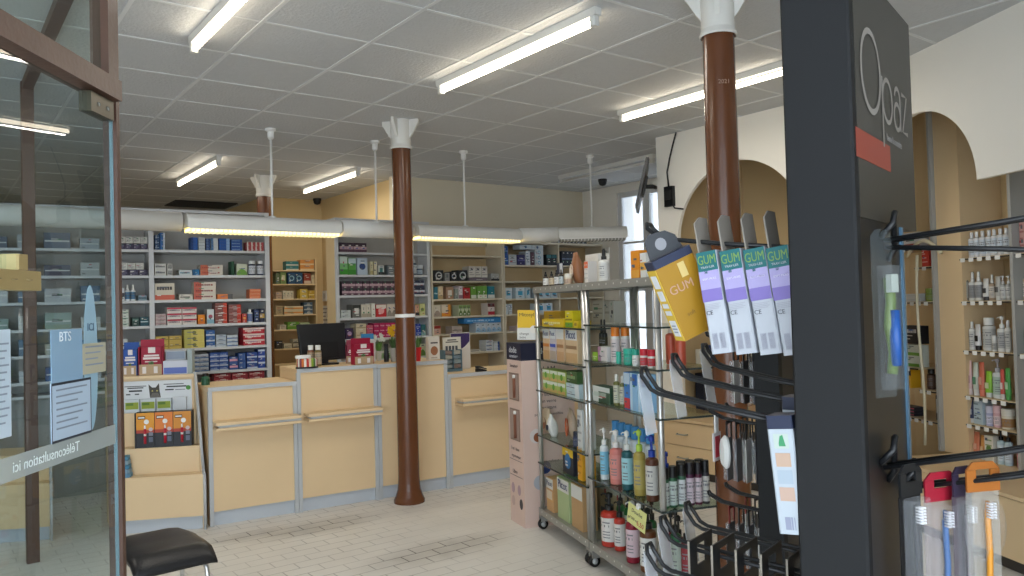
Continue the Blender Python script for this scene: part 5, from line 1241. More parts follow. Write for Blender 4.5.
# bays behind the second arch
def bay_frame():
    t = thing('bay_shelving', 'beige bay shelving with grey uprights behind the second arch', 'shelving', PB(0, .49), A_B)
    for s in (.33, 1.03, 1.75):
        b = MB(); b.box((s - .012, .0, .4305), (s + .012, .345, 2.99), mat('#a8a8a4', .45)); b.build('upright', t)
    b = MB(); b.box((.343, .03, .4305), (.575, .345, 2.99), BEIGE); b.build('filler_panel', t)
    for k, (z, s0, s1) in enumerate(((1.755, .577, 1.017), (1.47, .577, 1.017), (1.145, .577, 1.017), (.845, .577, 1.017), (.66, .577, 1.017), (1.47, 1.043, 1.737), (1.145, 1.043, 1.737), (1.755, 1.043, 1.737), (1.86, -.25, .12), (1.72, .12, .317), (1.47, -.25, .317), (.99, -.25, .12), (.84, .12, .317), (.625, -.25, .317))):
        b = MB(); b.box((s0, .02, z - .014), (s1, .344, z), mat('#cdb994', .5)); o = b.build('shelf', t)
        b = MB(); b.rod((s0 + .004, .012, z - .010), (s1 - .004, .012, z - .010), .005, BLACK, 6); b.build('label_rail', o)
        n = int((s1 - s0) / .075)
        b = MB()
        for q in range(n): b.box((s0 + .02 + .075 * q, .002, z - .028), (s0 + .06 + .075 * q, .0045, z - .002), WHITE)
        b.build('price_print', o)
    return t
BAY = Unit(PB(0, .51), A_B, 'Y')
bay_frame()
BAY.ups = [(.314, .346), (1.014, 1.046), (1.734, 1.766)]
def brow(z, where, e, d0=.02, depth=.08): row(BAY, z, where, e, d0, depth, parts=True)
BY = 'bay behind second arch'
brow(1.755, f'top shelf, {BY}', [(966, 1007, 26, 7, 1, 'bottle', 'white bottle', '#d4d4d4', '#d8d8d8', {'label': '#c4ccd4'})])
brow(1.47, f'second shelf, {BY}', [(959, 965, 28, 1, 1, 'bottle', 'clear grey bottle', '#8c8880', '#dcdcd8', {'label': '#b8b4ac'}), (965.5, 979, 29, 2, 1, 'spray', 'white spray bottle', '#d4d4d0', '#d4d4d0', {'label': '#8c8c8c'}), (980, 986, 22, 1, 1, 'tube', 'white tube', '#d4d4d0', '#3c3c3c', {'label': '#3c3c3c'}), (986.5, 992, 26, 1, 1, 'spray', 'clear amber spray', '#a08c74', '#d4d4d0', {'label': '#c8c0b4'}), (992.5, 998, 24, 1, 1, 'tube', 'grey white tube', '#b8b8b4', '#d0d0cc', {'label': '#5c5c5c'}), (998.5, 1008, 25, 2, 1, 'pump', 'clear grey pump bottle', '#a8a8a4', '#d4d4d4', {'label': '#c8c8c4'})])
brow(1.145, f'third shelf, {BY}', [(958, 966, 28, 1, 1, 'carton', 'grey framed card box', '#8c8480', 'lines:#5c5854'), (967, 972, 28, 1, 1, 'bottle', 'slim white bottle', '#d8d8d4', '#d8d8d4', {'label': '#c0c0bc'}), (972.5, 978, 26, 1, 1, 'tube', 'white black tube', '#d4d4d4', '#1c1c1c', {'label': '#1c1c1c'}), (979, 989, 33, 1, 1, 'wide', 'large white bottle', '#ccccc8', '#dcdcd8', {'label': '#b8b8b4'}), (990, 994, 16, 1, 1, 'jar', 'little white jar', '#d0d0cc', '#d8d8d4', {'label': '#a8a8a4'}), (994.5, 1002, 36, 1, 1, 'pump', 'large white pump bottle', '#d4d4d0', '#dcdcd8', {'label': '#a4a4a4'}), (1003, 1008, 32, 1, 1, 'bottle', 'white bottle at upright', '#d4d4d0', '#d4d4d4', {'label': '#bcbcb8'})])
brow(.845, f'fourth shelf, {BY}', [(961, 965, 30, 1, 1, 'tube', 'white grey tube', '#d0ccc8', '#c4c4c4', {'label': '#7c6c6c'}), (965.5, 970, 34, 1, 1, 'tube', 'pink tube', '#d8b4b4', '#e0d0d0', {'label': '#b48c8c'}), (970.5, 976, 33, 1, 1, 'tube', 'white green tube', '#c8d0c4', '#dcdcd8', {'label': '#5c8c6c'}), (976.5, 982, 34, 1, 1, 'tube', 'coral tube', '#c86c54', '#d87c64', {'label': '#d8a090'}), (982.5, 989, 26, 1, 1, 'tube', 'lime green tube', '#8cc03c', '#d8d8d4', {'label': '#d4dcb4'}), (989.5, 998, 40, 1, 1, 'pump', 'white pump bottle', '#d0d4d0', '#a8a4a8', {'label': '#a4b8a8'}), (998.5, 1002.5, 30, 1, 1, 'tube', 'red white tube', '#c8584c', '#d8d0cc', {'label': '#e0d4d0'}), (1003, 1008, 32, 1, 1, 'tube', 'bright green tube', '#4c9c4c', '#4c9c4c', {'label': '#b4d4b0'})])
brow(.66, f'fifth shelf, {BY}', [(958, 964, 22, 1, 1, 'jar', 'dark red jar with black lid', '#8c2438', '#1c1c1c', {'label': '#b0404c'}), (965, 972, 24, 1, 1, 'tube', 'navy white tube', '#2c3458', '#d0d0d0', {'label': '#c8c8cc'}), (973, 982, 24, 1, 1, 'pack', 'pale blue white pack', '#b4c4cc', 'lines:#7c8c94'), (983, 990, 20, 1, 1, 'jar', 'lavender jar', '#a4a8c8', '#c4c4d4', {'label': '#c8c8dc'}), (990.5, 997, 22, 1, 1, 'jar', 'pink jar', '#d0a4a8', '#d8b4b8', {'label': '#dcc4c4'}), (997.5, 1008, 20, 1, 1, 'jar', 'wide cream jar with brown dots', '#d4ccb8', '#d8d4c8', {'label': '#9c7448'})])
brow(.4305, f'cabinet top, {BY}', [(960, 969, 34, 1, 1, 'wide', 'dark teal bottle', '#1c4450', '#2c5c68', {'label': '#245060'}), (971, 977, 26, 1, 1, 'tube', 'salmon tube', '#d07c5c', '#d88c6c', {'label': '#d8a48c'}), (978, 983, 24, 1, 1, 'tube', 'orange tube', '#c88c4c', '#d0d0cc', {'label': '#d8b48c'}), (984, 993, 26, 1, 1, 'pack', 'white pack with green flowers', '#d4d0c4', 'dot:#5c7c3c;lines:#8c9c6c'), (995, 1008, 36, 2, 1, 'pump', 'pale blue bottle with black pump', '#b4c8d0', '#141414', {'label': '#c8d4dc'})])
brow(1.47, 'next bay beyond the grey upright', [(1014, 1019.5, 27, 1, 1, 'bottle', 'cream bottle with green leaf', '#c8bc80', '#2c2418', {'label': '#d8d4c0'}), (1020.5, 1027, 28, 1, 1, 'bottle', 'cream bottle with pink flower', '#d0b8a0', '#2c2418', {'label': '#e0d0cc'}), (1028, 1060, 26, 4, 1, 'bottle', 'cream bottle out toward the bay end', '#d0c4a0', '#2c2418', {'label': '#d8d4c4'})])
brow(1.145, 'next bay beyond the grey upright', [(1014, 1028, 30, 2, 1, 'bottle', 'dark green bottle', '#1c5038', '#1c3428', {'label': '#2c6c4c'})])
brow(1.755, 'next bay beyond the grey upright', [(1014, 1030, 34, 2, 1, 'pack', 'pink beige pack', '#c89c94', 'lines:#a86c6c')])
brow(.4305, 'cabinet top beyond the grey upright', [(1013.5, 1026, 38, 1, 1, 'pump', 'crimson bottle with black pump', '#9c1c38', '#141414', {'label': '#c86478'})])
LBY = 'bay left of filler panel'
brow(1.86, f'top shelf, {LBY}', [(900, 919, 16, 1, 1, 'pack', 'white pack with red print', '#d4d0cc', 'low:#b8503c')])
brow(1.72, f'small upper shelf, {LBY}', [(921, 928, 20, 1, 1, 'pack', 'upright red pack', '#c83c2c', 'lines:#e0a498')])
brow(1.47, f'middle shelf, {LBY}', [(903, 919, 8, 1, 2, 'pack', 'white rounded pack', '#d8d8d4', 'stripe:#b8b8b4'), (921.5, 931, 13, 1, 1, 'jar', 'olive green jar', '#6c8030', '#7c8c3c', {'label': '#849440'})])
brow(.99, f'lower shelf, {LBY}', [(901, 919, 22, 1, 2, 'pack', 'white green pack', '#ccd0c4', 'low:#6c9c3c'), (901, 920, 18, 1, 1, 'pack', 'black pack with white name', '#202024', 'name:#c8c8c8', {'up': 23})])
brow(.84, f'small lower shelf, {LBY}', [(924, 931, 20, 1, 1, 'wide', 'black brown bottle', '#3c2418', '#141414', {'label': '#5c4434'})])
brow(.625, f'bottom shelf, {LBY}', [(901, 914, 9, 1, 3, 'pack', 'flat dark pack', '#34343c', 'band:#c05870'), (902, 912, 18, 1, 1, 'pack', 'yellow pack with black top', '#d8a420', 'top:#24242c', {'up': 27.5})])
t = thing('cable', 'white cable looping down beside the red pack in the bay', 'cable', (0, 0, 0))
b = MB(); b.tube([BAY.P(.10 + .36 * k / 14, -.05, 1.80 + .10 * math.sin(PI * k / 14)) for k in range(15)], .012, mat('#dcd4b8', .4), 8); b.build('loop', t)
b = MB(); b.tube([BAY.P(.24 - .02 * math.sin(k / 2), -.07, 1.80 - 1.34 * k / 12) for k in range(13)] , .010, mat('#dcd4b8', .4), 8); b.build('drop', t)
nb = thing('electric_toothbrush_pack', 'black rounded pack low in the bay beside the white cable', 'pack', BAY.P(.25, .05, .6255), A_B)
b = MB(); b.prism([(-.035, 0), (.035, 0), (.035, .17), (.015, .20), (-.015, .20), (-.035, .17)], 0, .05, BLACK, axis='y'); b.build('case', nb)
b = MB(); b.box((-.03, -.001, .05), (.0, 0, .15), mat('#c8c8c8')); b.build('printed_panel', nb)

# ------------------------------------------------------------------ television on the arched wall
t = thing('wall_television', 'flat black television on a bracket at the arched wall end', 'television', (5.24, 4.93, 2.57), math.atan2(.68, .73))
b = MB(); M = Matrix.Rotation(R(14), 4, 'X'); b.box((-.28, .01, -.22), (.28, .035, .22), mat('#232528', .35), M=M); o = b.build('housing', t)
b = MB(); b.box((-.27, .0352, -.21), (.27, .037, .21), mat('#0c0e12', .1), M=M); b.build('screen', o)
b = MB(); b.rod((0, .0, 0), (.02, -.075, 0), .02, BLACK); b.rod((.02, -.075, 0), (.09, -.10, -.0), .018, BLACK); b.box((-.06, -.012, -.09), (.06, .008, .09), BLACK, M=M); b.build('bracket', t)
t = tag((lambda b: (b.box((-.035, -.05, -.09), (.0, .05, .09), BLACK), b.box((-.05, -.03, -.03), (-.035, .03, .05), mat('#2c2c2c')), b.build('cable_box', loc=(5.349, 4.72, 2.46)))[-1])(MB()), 'black connection box on the white arched wall behind the television', 'box')
b = MB(); b.tube([(5.335, 4.73, 2.55), (5.33, 4.74, 2.68), (5.325, 4.70, 2.80), (5.33, 4.66, 2.92), (5.33, 4.62, ZC - .002)], .007, BLACK, 8)
tag(b.build('cable'), 'black cable running from the television box up to the ceiling', 'cable')
b = MB(); b.tube([(5.335, 4.70, 2.40), (5.325, 4.66, 2.35), (5.335, 4.57, 2.33)], .007, BLACK, 8)
tag(b.build('cable'), 'short black cable end sticking out under the television box', 'cable')

# ------------------------------------------------------------------ dark display tower
E1v = Vector((.967, .254, 0)); E2v = Vector((-.254, .967, 0))
LK = Vector((1.2119, .8047, 0)); TA = math.atan2(.967, -.254)
tower = thing('display_tower', 'tall dark grey display tower with hooks on both sides', 'display stand', LK, TA)
def TW(x, y, z): return LK + E2v * x - E1v * y + Vector((0, 0, z))
DKP = mat('#191b1d', .4)
FACE = mat('#36342f', .45)
b = MB(); b.cbox((-.1145, -.03, .0), (0, 0, 2.10), TOWERBLACK, .004); b.build('edge_post', tower)
b = MB(); b.box((-.112, -.32, .02), (-.002, -.0305, 1.655), DKP); b.build('hook_panel', tower)
b = MB(); b.box((-.1145, -.47, 1.6555), (-.002, -.0305, 2.10), FACE); hd = b.build('header', tower)
b = MB(); b.box((-.1165, -.335, .02), (-.100, -.3205, 1.655), mat('#4a6a80', .35)); b.build('edge_strip', tower)  # blue colour stands in for light reflecting along the panel edge
b = MB(); b.cbox((-.30, -.52, 0), (.18, .06, .018), TOWERBLACK, .03); b.build('base_plate', tower)
LG = mat('#8c8780', .5)
def face_letter(s, size, mt, y, z, sx=1): return letter(s, size, mt, hd, (-.1152, y, z), rot=(PI/2, 0, -PI/2), align='LEFT', sx=sx)
def stroke_letter(name, pts, w=.011, closed=False):
    """thin sans letter drawn as a flat stroke on the header face; points are (s, z)"""
    b = MB(); n = len(pts); m = LG; P2 = [Vector((p[0], p[1])) for p in pts]; vs = []
    for i, p in enumerate(P2):
        a = P2[i-1] if (i or closed) else P2[i]; c_ = P2[(i+1) % n] if (i < n-1 or closed) else P2[i]
        t_ = (c_ - a).normalized(); q = Vector((-t_.y, t_.x)) * w / 2
        vs += [(-.1158, -(p + q).x, (p + q).y), (-.1158, -(p - q).x, (p - q).y)]
    fs = [(2*i, 2*((i+1) % n), 2*((i+1) % n)+1, 2*i+1) for i in range(n if closed else n-1)]
    b.add(vs, fs, m)
    return b.build(name, hd)
def ell(cx, cz, rx, rz, a0=0, a1=360, n=28): return [(cx + rx * math.cos(R(a0 + (a1 - a0) * k / n)), cz + rz * math.sin(R(a0 + (a1 - a0) * k / n))) for k in range(n if a1 - a0 == 360 else n + 1)]
stroke_letter('letter_o', ell(.130, 1.925, .066, .073), .011, True)
stroke_letter('letter_p_bowl', ell(.248, 1.893, .037, .041), .009, True); stroke_letter('letter_p_stem', [(.209, 1.934), (.209, 1.800)], .009)
stroke_letter('letter_a_bowl', ell(.326, 1.876, .026, .026), .009, True); stroke_letter('letter_a_stem', ell(.330, 1.912, .023, .022, 170, 0, 10) + [(.353, 1.850)], .009)
stroke_letter('letter_z', [(.368, 1.930), (.412, 1.930), (.370, 1.853), (.416, 1.853)], .009)
face_letter('beaute & accessoires', .020, mat('#787470', .5), .0 - .235, 1.822, .72)
b = MB(); b.box((-.1156, -.255, 1.757), (-.1148, -.017, 1.807), mat('#8c3c2e', .5)); b.build('red_bar', hd)

WIRE = mat('#1c1d1f', .35)
MILK = plastic_film('#d8dade', .38)
def hook(par, x, y, z, L, rise, sx=1, plate=True, gap=.014, r=.0045, up=.05, platem=None):
    """double-wire display hook; sx = 1 points to +X, -1 to -X"""
    b = MB(); pts = []
    def P(a, dy, dz): return (x + sx * a, y + dy, z + dz)
    side = [P(0, -gap, 0), P(L * .5, -gap, rise * .5), P(L - .03, -gap, rise), P(L - .012, -gap, rise + .008), P(L + .008, -gap, rise + up * .7), P(L + .012, -gap * .6, rise + up), P(L + .012, gap * .6, rise + up), P(L + .008, gap, rise + up * .7), P(L - .012, gap, rise + .008), P(L - .03, gap, rise), P(L * .5, gap, rise * .5), P(0, gap, 0)]
    b.tube(side, r, WIRE, 8); o = b.build('hook', par)
    if plate:
        b = MB(); px_ = x + sx * (L + .004)
        M = Matrix.Translation((px_, y, z + rise - .035)) @ Matrix.Rotation(R(8) * sx, 4, 'Y')
        b.prism([(-.022, -.05), (.022, -.05), (.022, .06), (.015, .075), (-.015, .075), (-.022, .06)], -.001, .001, platem or MILK, axis='x', M=M); b.build('price_holder', o)
    return o
hook(tower, 0, -.12, 1.612, .325, .040, plate=False, up=.035)
hook(tower, 0, -.05, 1.290, .310, .045, plate=True); hook(tower, 0, -.17, 1.310, .300, .045); hook(tower, 0, -.29, 1.325, .285, .045)
hook(tower, 0, -.05, .955, .31, .02, plate=True); hook(tower, 0, -.15, .985, .33, .02); hook(tower, 0, -.27, .99, .33, .02)
hook(tower, -.1145, -.195, 1.622, .36, .035, -1, plate=False); hook(tower, -.1145, -.195, 1.610, .36, -.030, -1, plate=False, gap=.006)
hook(tower, -.1145, -.135, 1.215, .36, .085, -1, plate=False); hook(tower, -.1145, -.277, 1.150, .36, .085, -1, plate=False)

for (y, z) in ((-.195, 1.616), (-.135, 1.215), (-.277, 1.150)):
    b = MB(); b.tube([(-.112, y + .03, z + .01), (-.135, y + .03, z + .035), (-.135, y + .012, z + .055), (-.128, y - .012, z + .05), (-.125, y - .02, z - .01), (-.112, y - .02, z - .03)], .006, WIRE, 8); b.build('hook_bracket', tower)
# four interdental brush packs hanging in a row
TEAL = mat('#1f686c', .45); LIME = mat('#7c9c50', .5); PUR1 = mat('#a79ecb', .5); PUR2 = mat('#7f70b4', .5); PKW = mat('#b6bac2', .5)
for k, (x, look) in enumerate(((.195, 'outermost, next to the yellow box'), (.145, 'second from the yellow box'), (.097, 'third from the yellow box'), (.052, 'innermost, against the dark tower'))):
    t = thing('brush_pack', f'white teal and purple brush pack on the top hook, {look}', 'brush pack', TW(x, -.12, 1.618), TA, group='brush packs on the top hook')
    w, d, h = .042, .062, .205
    t.rotation_euler = (R(0), R(7.5), TA)
    b = MB(); b.cbox((-w/2, -d/2, -h), (w/2, d/2, 0), PKW, .003); o = b.build('carton', t)
    yf = d/2 + .0008
    def fr(a, c_, e, f, m, dy=0): 
        b.quad((w/2 - w*a, yf + dy, -h*e), (w/2 - w*c_, yf + dy, -h*e), (w/2 - w*c_, yf + dy, -h*f), (w/2 - w*a, yf + dy, -h*f), m)
    b = MB(); fr(.0, 1, 0, .19, TEAL); fr(.3, .45, .19, .215, TEAL); fr(0, 1, .19, .37, PUR1); fr(0, 1, .37, .49, PUR2); o2 = b.build('printed_panel', o)
    letter('GUM', .026, LIME, o2, (0, yf + .0009, -h * .085), rot=(PI/2, 0, PI), sx=.68); letter('TRAV-LER', .0065, PKW, o2, (0, yf + .0009, -h * .155), rot=(PI/2, 0, PI)); letter('SOFT-PICKS', .0055, mat('#e4e0f0'), o2, (0, yf + .0009, -h * .27), rot=(PI/2, 0, PI))
    letter('CE', .012, mat('#5c5c64'), o2, (w * .25, yf + .0006, -h * .60), rot=(PI/2, 0, PI))
    b = MB()
    for q in range(4): fr(.1, .85 - .1 * (q % 2), .515 + .015 * q, .520 + .015 * q, mat('#a4a4b0'), .0003)
    for q in range(6): fr(.2 + .045 * q, .22 + .045 * q, .80, .95, mat('#8c8c9c'), .0003); fr(.56 + .045 * q, .58 + .045 * q, .80, .95, mat('#8c8c9c'), .0003)
    b.build('printed_lines', o2)
    b = MB(); gm = mat('#8c857c', .6); b.prism([(-d/2, 0.0005), (d/2, .0005), (d/2, .06), (d * .1, .075), (-d/2, .075)], -.0015, .0015, gm, axis='x', M=Matrix.Translation((w * .35, 0, 0))); b.build('hanging_tab', t)
# tilted yellow box at the end of the same hook
t = thing('tilted_pack', 'yellow box tilting on the end of the top hook', 'pack', (1.221, 1.094, 1.618), R(-22))
t.rotation_euler = (0, R(-23), R(-22))
w, d, h = .092, .042, .176
YL = mat('#9c7418', .45); YS = mat('#d4b03c', .45); NV = mat('#242c44', .45)  # YL is the box yellow darkened for the lower light on its wide face
b = MB(); b.cbox((-w/2, -d/2, -h), (w/2, d/2, -.018), YL, .002); o = b.build('carton', t)
b = MB(); b.cbox((-w/2 - .0002, -d/2 - .0002, -.0178), (w/2 + .0002, d/2 + .0002, .0), NV, .002); b.build('navy_top', t)
b = MB(); xs = -w/2 - .001
b.box((xs, -d/2 + .001, -h + .001), (xs + .0008, d/2 - .001, -.019), YS); o2 = b.build('side_panel', o)
b = MB()
for (z0, z1, a) in ((-.058, -.030, .3), (-.086, -.064, .28), (-.102, -.092, .3), (-.118, -.108, .3), (-.165, -.130, .32)): b.box((xs - .0008, -d * a, z0), (xs - .0001, d * a, z1), mat('#d8d8dc', .5))
b.build('icon_print', o2)
b = MB()
for (z, a) in ((-.143, .2), (-.150, .25), (-.157, .2)): b.box((xs - .0014, -d * a, z), (xs - .0009, d * a, z + .003), mat('#8c94a8'))
b.build('printed_lines', o2)
letter('GUM', .026, mat('#b89078'), o, (-0.008, -d/2 - .001, -.072)); letter('soft', .013, mat('#7c5c20'), o, (-.01, -d/2 - .001, -.128))
b = MB(); b.box((.002, -d/2 - .0008, -.055), (.018, -d/2 - .0002, -.024), mat('#c8b070')); b.build('printed_panel', o)
b = MB(); b.prism([(-.040, .0005), (.040, .0005), (.034, .030), (.016, .046), (-.022, .052), (-.036, .04)], -.001, .001, mat('#3a3c40', .4), axis='y'); b.build('hanging_tab', t)
b = MB(); b.lathe([(.0001, 0, mat('#8c8c90')), (.013, 0, mat('#8c8c90'))], M=Matrix.Translation((-.004, -.0014, .024)) @ Matrix.Rotation(PI/2, 4, 'X')); b.build('tab_window', t)
# white folded-leaflet pack with pictures below the hooks, next to the tower
t = thing('picture_pack', 'long white pack with navy top and small pictures against the tower edge', 'pack', TW(.030, -.03, 1.312), TA)
t.rotation_euler = (0, R(5), TA)
w, d, h = .046, .05, .208
b = MB(); b.cbox((-w/2, -d/2, -h), (w/2, d/2, -.024), mat('#b0b8c0', .45), .003); o = b.build('carton', t); b = MB(); b.cbox((-w/2 - .0003, -d/2 - .0003, -.0238), (w/2 + .0003, d/2 + .0003, 0), NV, .003); b.build('navy_top', t)
b = MB(); yf = d/2 + .0008
for (z, hh, c_) in ((-.032, .026, '#b4c0b8'), (-.066, .024, '#b89c88'), (-.096, .024, '#a0acb8'), (-.126, .024, '#b89c8c')): b.box((-w * .3, yf - .0004, z - hh), (w * .28, yf, z), mat(c_))
for q in range(5): b.box((-w * .28 + .004 * q, yf - .0004, -.200), (-w * .28 + .0055 * q, yf, -.178), mat('#8c90a4'))
b.build('icon_print', o)
b = MB(); b.prism([(-.008, -.054), (.004, -.054), (.004, -.048), (.001, -.036), (-.004, -.034), (-.006, -.044)], yf, yf + .0004, mat('#3c8c60'), axis='y'); b.build('printed_figure', o)
t = thing('picture_pack', 'second navy topped white pack directly behind the first', 'pack', TW(.030, -.115, 1.335), TA)
b = MB(); b.cbox((-w/2, -d/2, -h), (w/2, d/2, -.024), mat('#b0b8c0', .45), .003); b.build('carton', t); b = MB(); b.cbox((-w/2 - .0003, -d/2 - .0003, -.0238), (w/2 + .0003, d/2 + .0003, 0), NV, .003); b.build('navy_top', t)
# five black carded packs on the lowest hook
for k, x in enumerate((.255, .205, .155, .105, .055)):
    t = thing('carded_pack', f'black carded pack on the lowest hook, {["outermost one", "second one in", "middle one", "fourth one in", "innermost by the tower"][k]}', 'carded pack', TW(x, -.15, .985), TA, group='black carded packs on the lowest hook')
    b = MB(); b.box((-.0015, -.055, -.16), (.0015, .055, -.012), BLACK); b.box((-.0015, -.055, .03), (.0015, .055, .045), BLACK); b.box((-.0015, -.055, -.012), (.0015, -.02, .03), BLACK); b.box((-.0015, .02, -.012), (.0015, .055, .03), BLACK); o = b.build('card', t)
    b = MB(); b.box((-.0022, .0552, -.16), (.0022, .0562, .045), mat('#8c8478', .5)); b.build('card_edge', o)
    b = MB(); b.cbox((.002, -.045, -.15), (.022, .045, -.03), plastic_film('#c0c8cc', .25), .006); b.build('blister', t)

# toothbrush packs on the right-hand hooks
def brush(par, m, hm, L, y=0.0, bris='#e8e8ec'):
    b = MB(); b.tube([(0, y, -L), (0, y, -L * .75), (0, y - .002, -L * .5), (0, y, -L * .25), (0, y, -L * .12)], .0055, m, 8)
    b.tube([(0, y, -L * .12), (0, y, -.006)], .0035, m, 8); o = b.build('handle', par)
    b = MB()
    for j in range(6):
        for i in range(2): b.rod((-.004 + .008 * i, y - .003, -.008 - .005 * j), (-.004 + .008 * i, y - .016, -.008 - .005 * j), .0018, mat(bris, .6), 6)
    b.build('bristles', o)
    return o
def hpack(x, y, z, label, headc, cardc, handle, Hh=.05, W=.05, L=.19, kind='flat', yaw=0):
    t = thing('toothbrush_pack', label, 'toothbrush', TW(x, y, z), TA - PI / 2 + yaw)   # local -Y faces out along the hook
    b = MB(); hm = mat(headc, .4)
    pr = [(-W/2, -.02), (W/2, -.02), (W/2, .02), (W * .3, .034), (-W * .3, .034), (-W/2, .02)]
    b.prism([pr[0], pr[1], pr[2], (W * .28, .012), (-W * .28, .012), pr[5]][:3] + [(W * .22, .02), (W * .22, .004), (-W * .22, .004), (-W * .22, .02), pr[5]], -.002, .002, hm, axis='y')
    b.prism([(-W/2, .0205), (W/2, .0205), (W * .3, .034), (-W * .3, .034)], -.002, .002, hm, axis='y'); b.build('hanging_header', t)
    b = MB(); b.box((-W/2, .002, -L - .03), (W/2, .0035, -.0205), mat(cardc, .5) if cardc in ('#141416', '#54464e') else plastic_film(cardc, .3)); b.build('backing_card', t)
    b = MB(); f = plastic_film('#d4d8dc', .10)
    if kind == 'oval': b.lathe([(.0001, .016, f), (.02, .016, f), (.040, .008, f), (.044, 0.0, f)], M=Matrix.Translation((0, 0, -.085)) @ Matrix.Rotation(PI/2, 4, 'X'), seg=22, sy=1.5)
    else: b.cbox((-W * .45, -.022, -L - .02), (W * .45, .001, -.024), f, .006)
    b.build('blister', t)
    h = bpy.data.objects.new('inner', None); bpy.data.objects.remove(h)
    o = brush(t, mat(handle, .35), None, L * .95, y=-.008); o.location = (0, 0, -.03)
    return t
hpack(-.160, -.105, 1.195, 'black carded brush pack nearest the tower on the lower front hook', '#18191b', '#141416', '#2c2c30', L=.22, W=.06, yaw=-R(22))
hpack(-.178, -.262, 1.155, 'toothbrush pack with red header and blue brush', '#a42034', '#b8a8a8', '#2860a0', L=.21, W=.075, yaw=-R(34))
hpack(-.212, -.277, 1.166, 'toothbrush pack with dark violet header and grey card', '#352c40', '#54464e', '#5c4c54', L=.21, W=.05, yaw=-R(30))
hpack(-.245, -.277, 1.178, 'toothbrush pack with orange header and oval clear blister', '#a86428', '#b8b4ac', '#d08c28', L=.20, W=.07, kind='oval', yaw=-R(40))
t = thing('toothbrush_pack', 'clear blister with green and blue toothbrush hanging on the tower front', 'toothbrush', TW(-.144, -.036, 1.600), TA - PI / 2 - R(28))
b = MB(); b.prism([(-.024, -.25), (.024, -.25), (.024, .02), (.012, .032), (-.012, .032), (-.024, .02)], .0, .0015, plastic_film('#70787a', .12), axis='y'); b.build('backing_card', t)
b = MB(); b.cbox((-.021, -.026, -.235), (.021, -.0005, -.03), plastic_film('#8c9498', .10), .008); b.build('blister', t)
b = MB(); b.tube([(0, -.012, -.21), (.006, -.012, -.175), (-.005, -.014, -.13), (.003, -.012, -.09), (0, -.012, -.05)], .0085, mat('#5c7038', .35), 10); b.tube([(.004, -.018, -.195), (-.003, -.024, -.15), (.002, -.020, -.105)], .0085, mat('#1c4c90', .35), 10); o = b.build('handle', t)
b = MB(); b.box((-.008, -.024, -.075), (.008, -.013, -.045), mat('#9ca49c', .6)); b.build('bristles', o)

# ------------------------------------------------------------------ second, lower stand with manicure tools behind the tower
SB = Vector((1.80, 1.30, 0)); st = thing('manicure_stand', 'lower black display stand of manicure tools between tower and column', 'display stand', SB, TA)
def SW(x, y, z): return SB + E2v * x - E1v * y + Vector((0, 0, z))
b = MB(); b.box((-.05, -.30, .02), (0, 0.0, 1.44), BLACK); b.build('panel', st)
b = MB(); b.box((-.06, -.015, .02), (.006, .012, 1.46), TOWERBLACK); b.build('edge_post', st)
b = MB(); b.cbox((-.20, -.40, 0), (.22, .10, .018), TOWERBLACK, .03); b.build('base_plate', st)
for (y, z, L) in ((-.06, 1.39, .16), (-.18, 1.39, .16), (-.06, 1.17, .16), (-.18, 1.17, .16), (-.06, .93, .17), (-.18, .93, .17)):
    hook(st, 0.0, y, z, L, .012, plate=False, up=.025, r=.0035, gap=.008)
SIL = mat('#b4b4b4', .22, 1.0)
def tool(x, y, z, kind, label, headc='#1c1c1e', grp=None):
    t = thing('manicure_tool_pack', label, 'manicure tool', SW(x, y, z), TA, group=grp)
    b = MB(); cm_ = mat({'tweezer': '#5c5c62', 'scissors': '#303036', 'card': '#b8b4b0'}[kind], .4); b.box((-.0012, -.02, -.15), (.0012, .02, -.03), cm_); b.box((-.0012, -.02, .010), (.0012, .02, .018), mat(headc, .5)); b.box((-.0012, -.02, -.03), (.0012, -.012, .010), mat(headc, .5)); b.box((-.0012, .012, -.03), (.0012, .02, .010), mat(headc, .5)); b.build('card', t)
    b = MB()
    if kind == 'tweezer':
        b.tube([(.006, -.004, -.04), (.008, -.008, -.09), (.006, -.001, -.14)], .0028, SIL, 6); b.tube([(.006, .004, -.04), (.008, .008, -.09), (.006, .001, -.14)], .0028, SIL, 6); nm = 'tweezer'
    elif kind == 'scissors':
        b.tube([(.006, -.010, -.05), (.006, .006, -.14)], .0028, SIL, 6); b.tube([(.006, .010, -.05), (.006, -.006, -.14)], .0028, SIL, 6)
        for s_ in (-1, 1): b.tube([(.006, s_ * .012 + .009 * math.cos(q * PI / 5), -.045 + .009 * math.sin(q * PI / 5)) for q in range(10)], .0022, SIL, 6, closed=True)
        nm = 'scissors'
    else: b.box((.0015, -.018, -.13), (.006, .018, -.05), SIL); nm = 'nail_file'
    b.build(nm, t)
    b = MB(); b.cbox((.0013, -.018, -.148), (.014, .018, -.032), plastic_film('#dfe4e8', .22), .004); b.build('blister', t)
    return t
for r_, (z, nm) in enumerate(((1.378, 'upper'), (1.158, 'middle'), (.918, 'lower'))):
    for c_, y in enumerate((-.06, -.18)):
        for k in range(4 if r_ else 3):
            kd = ['tweezer', 'scissors', 'card', 'tweezer'][(k + r_ + c_) % 4]
            tool(.03 + .028 * k, y, z, kd, f'{kd if kd != "card" else "nail file"} pack on the {nm} hook, {["near", "far"][c_]} column, {ORD[k]} from the panel', '#7c2420' if r_ == 2 and k == 3 else '#1c1c1e', f'manicure packs on the {nm} hooks')
t = thing('round_blister_pack', 'white rounded blister pack beside the red and white pack', 'pack', SW(.112, -.04, 1.13), TA - R(50))
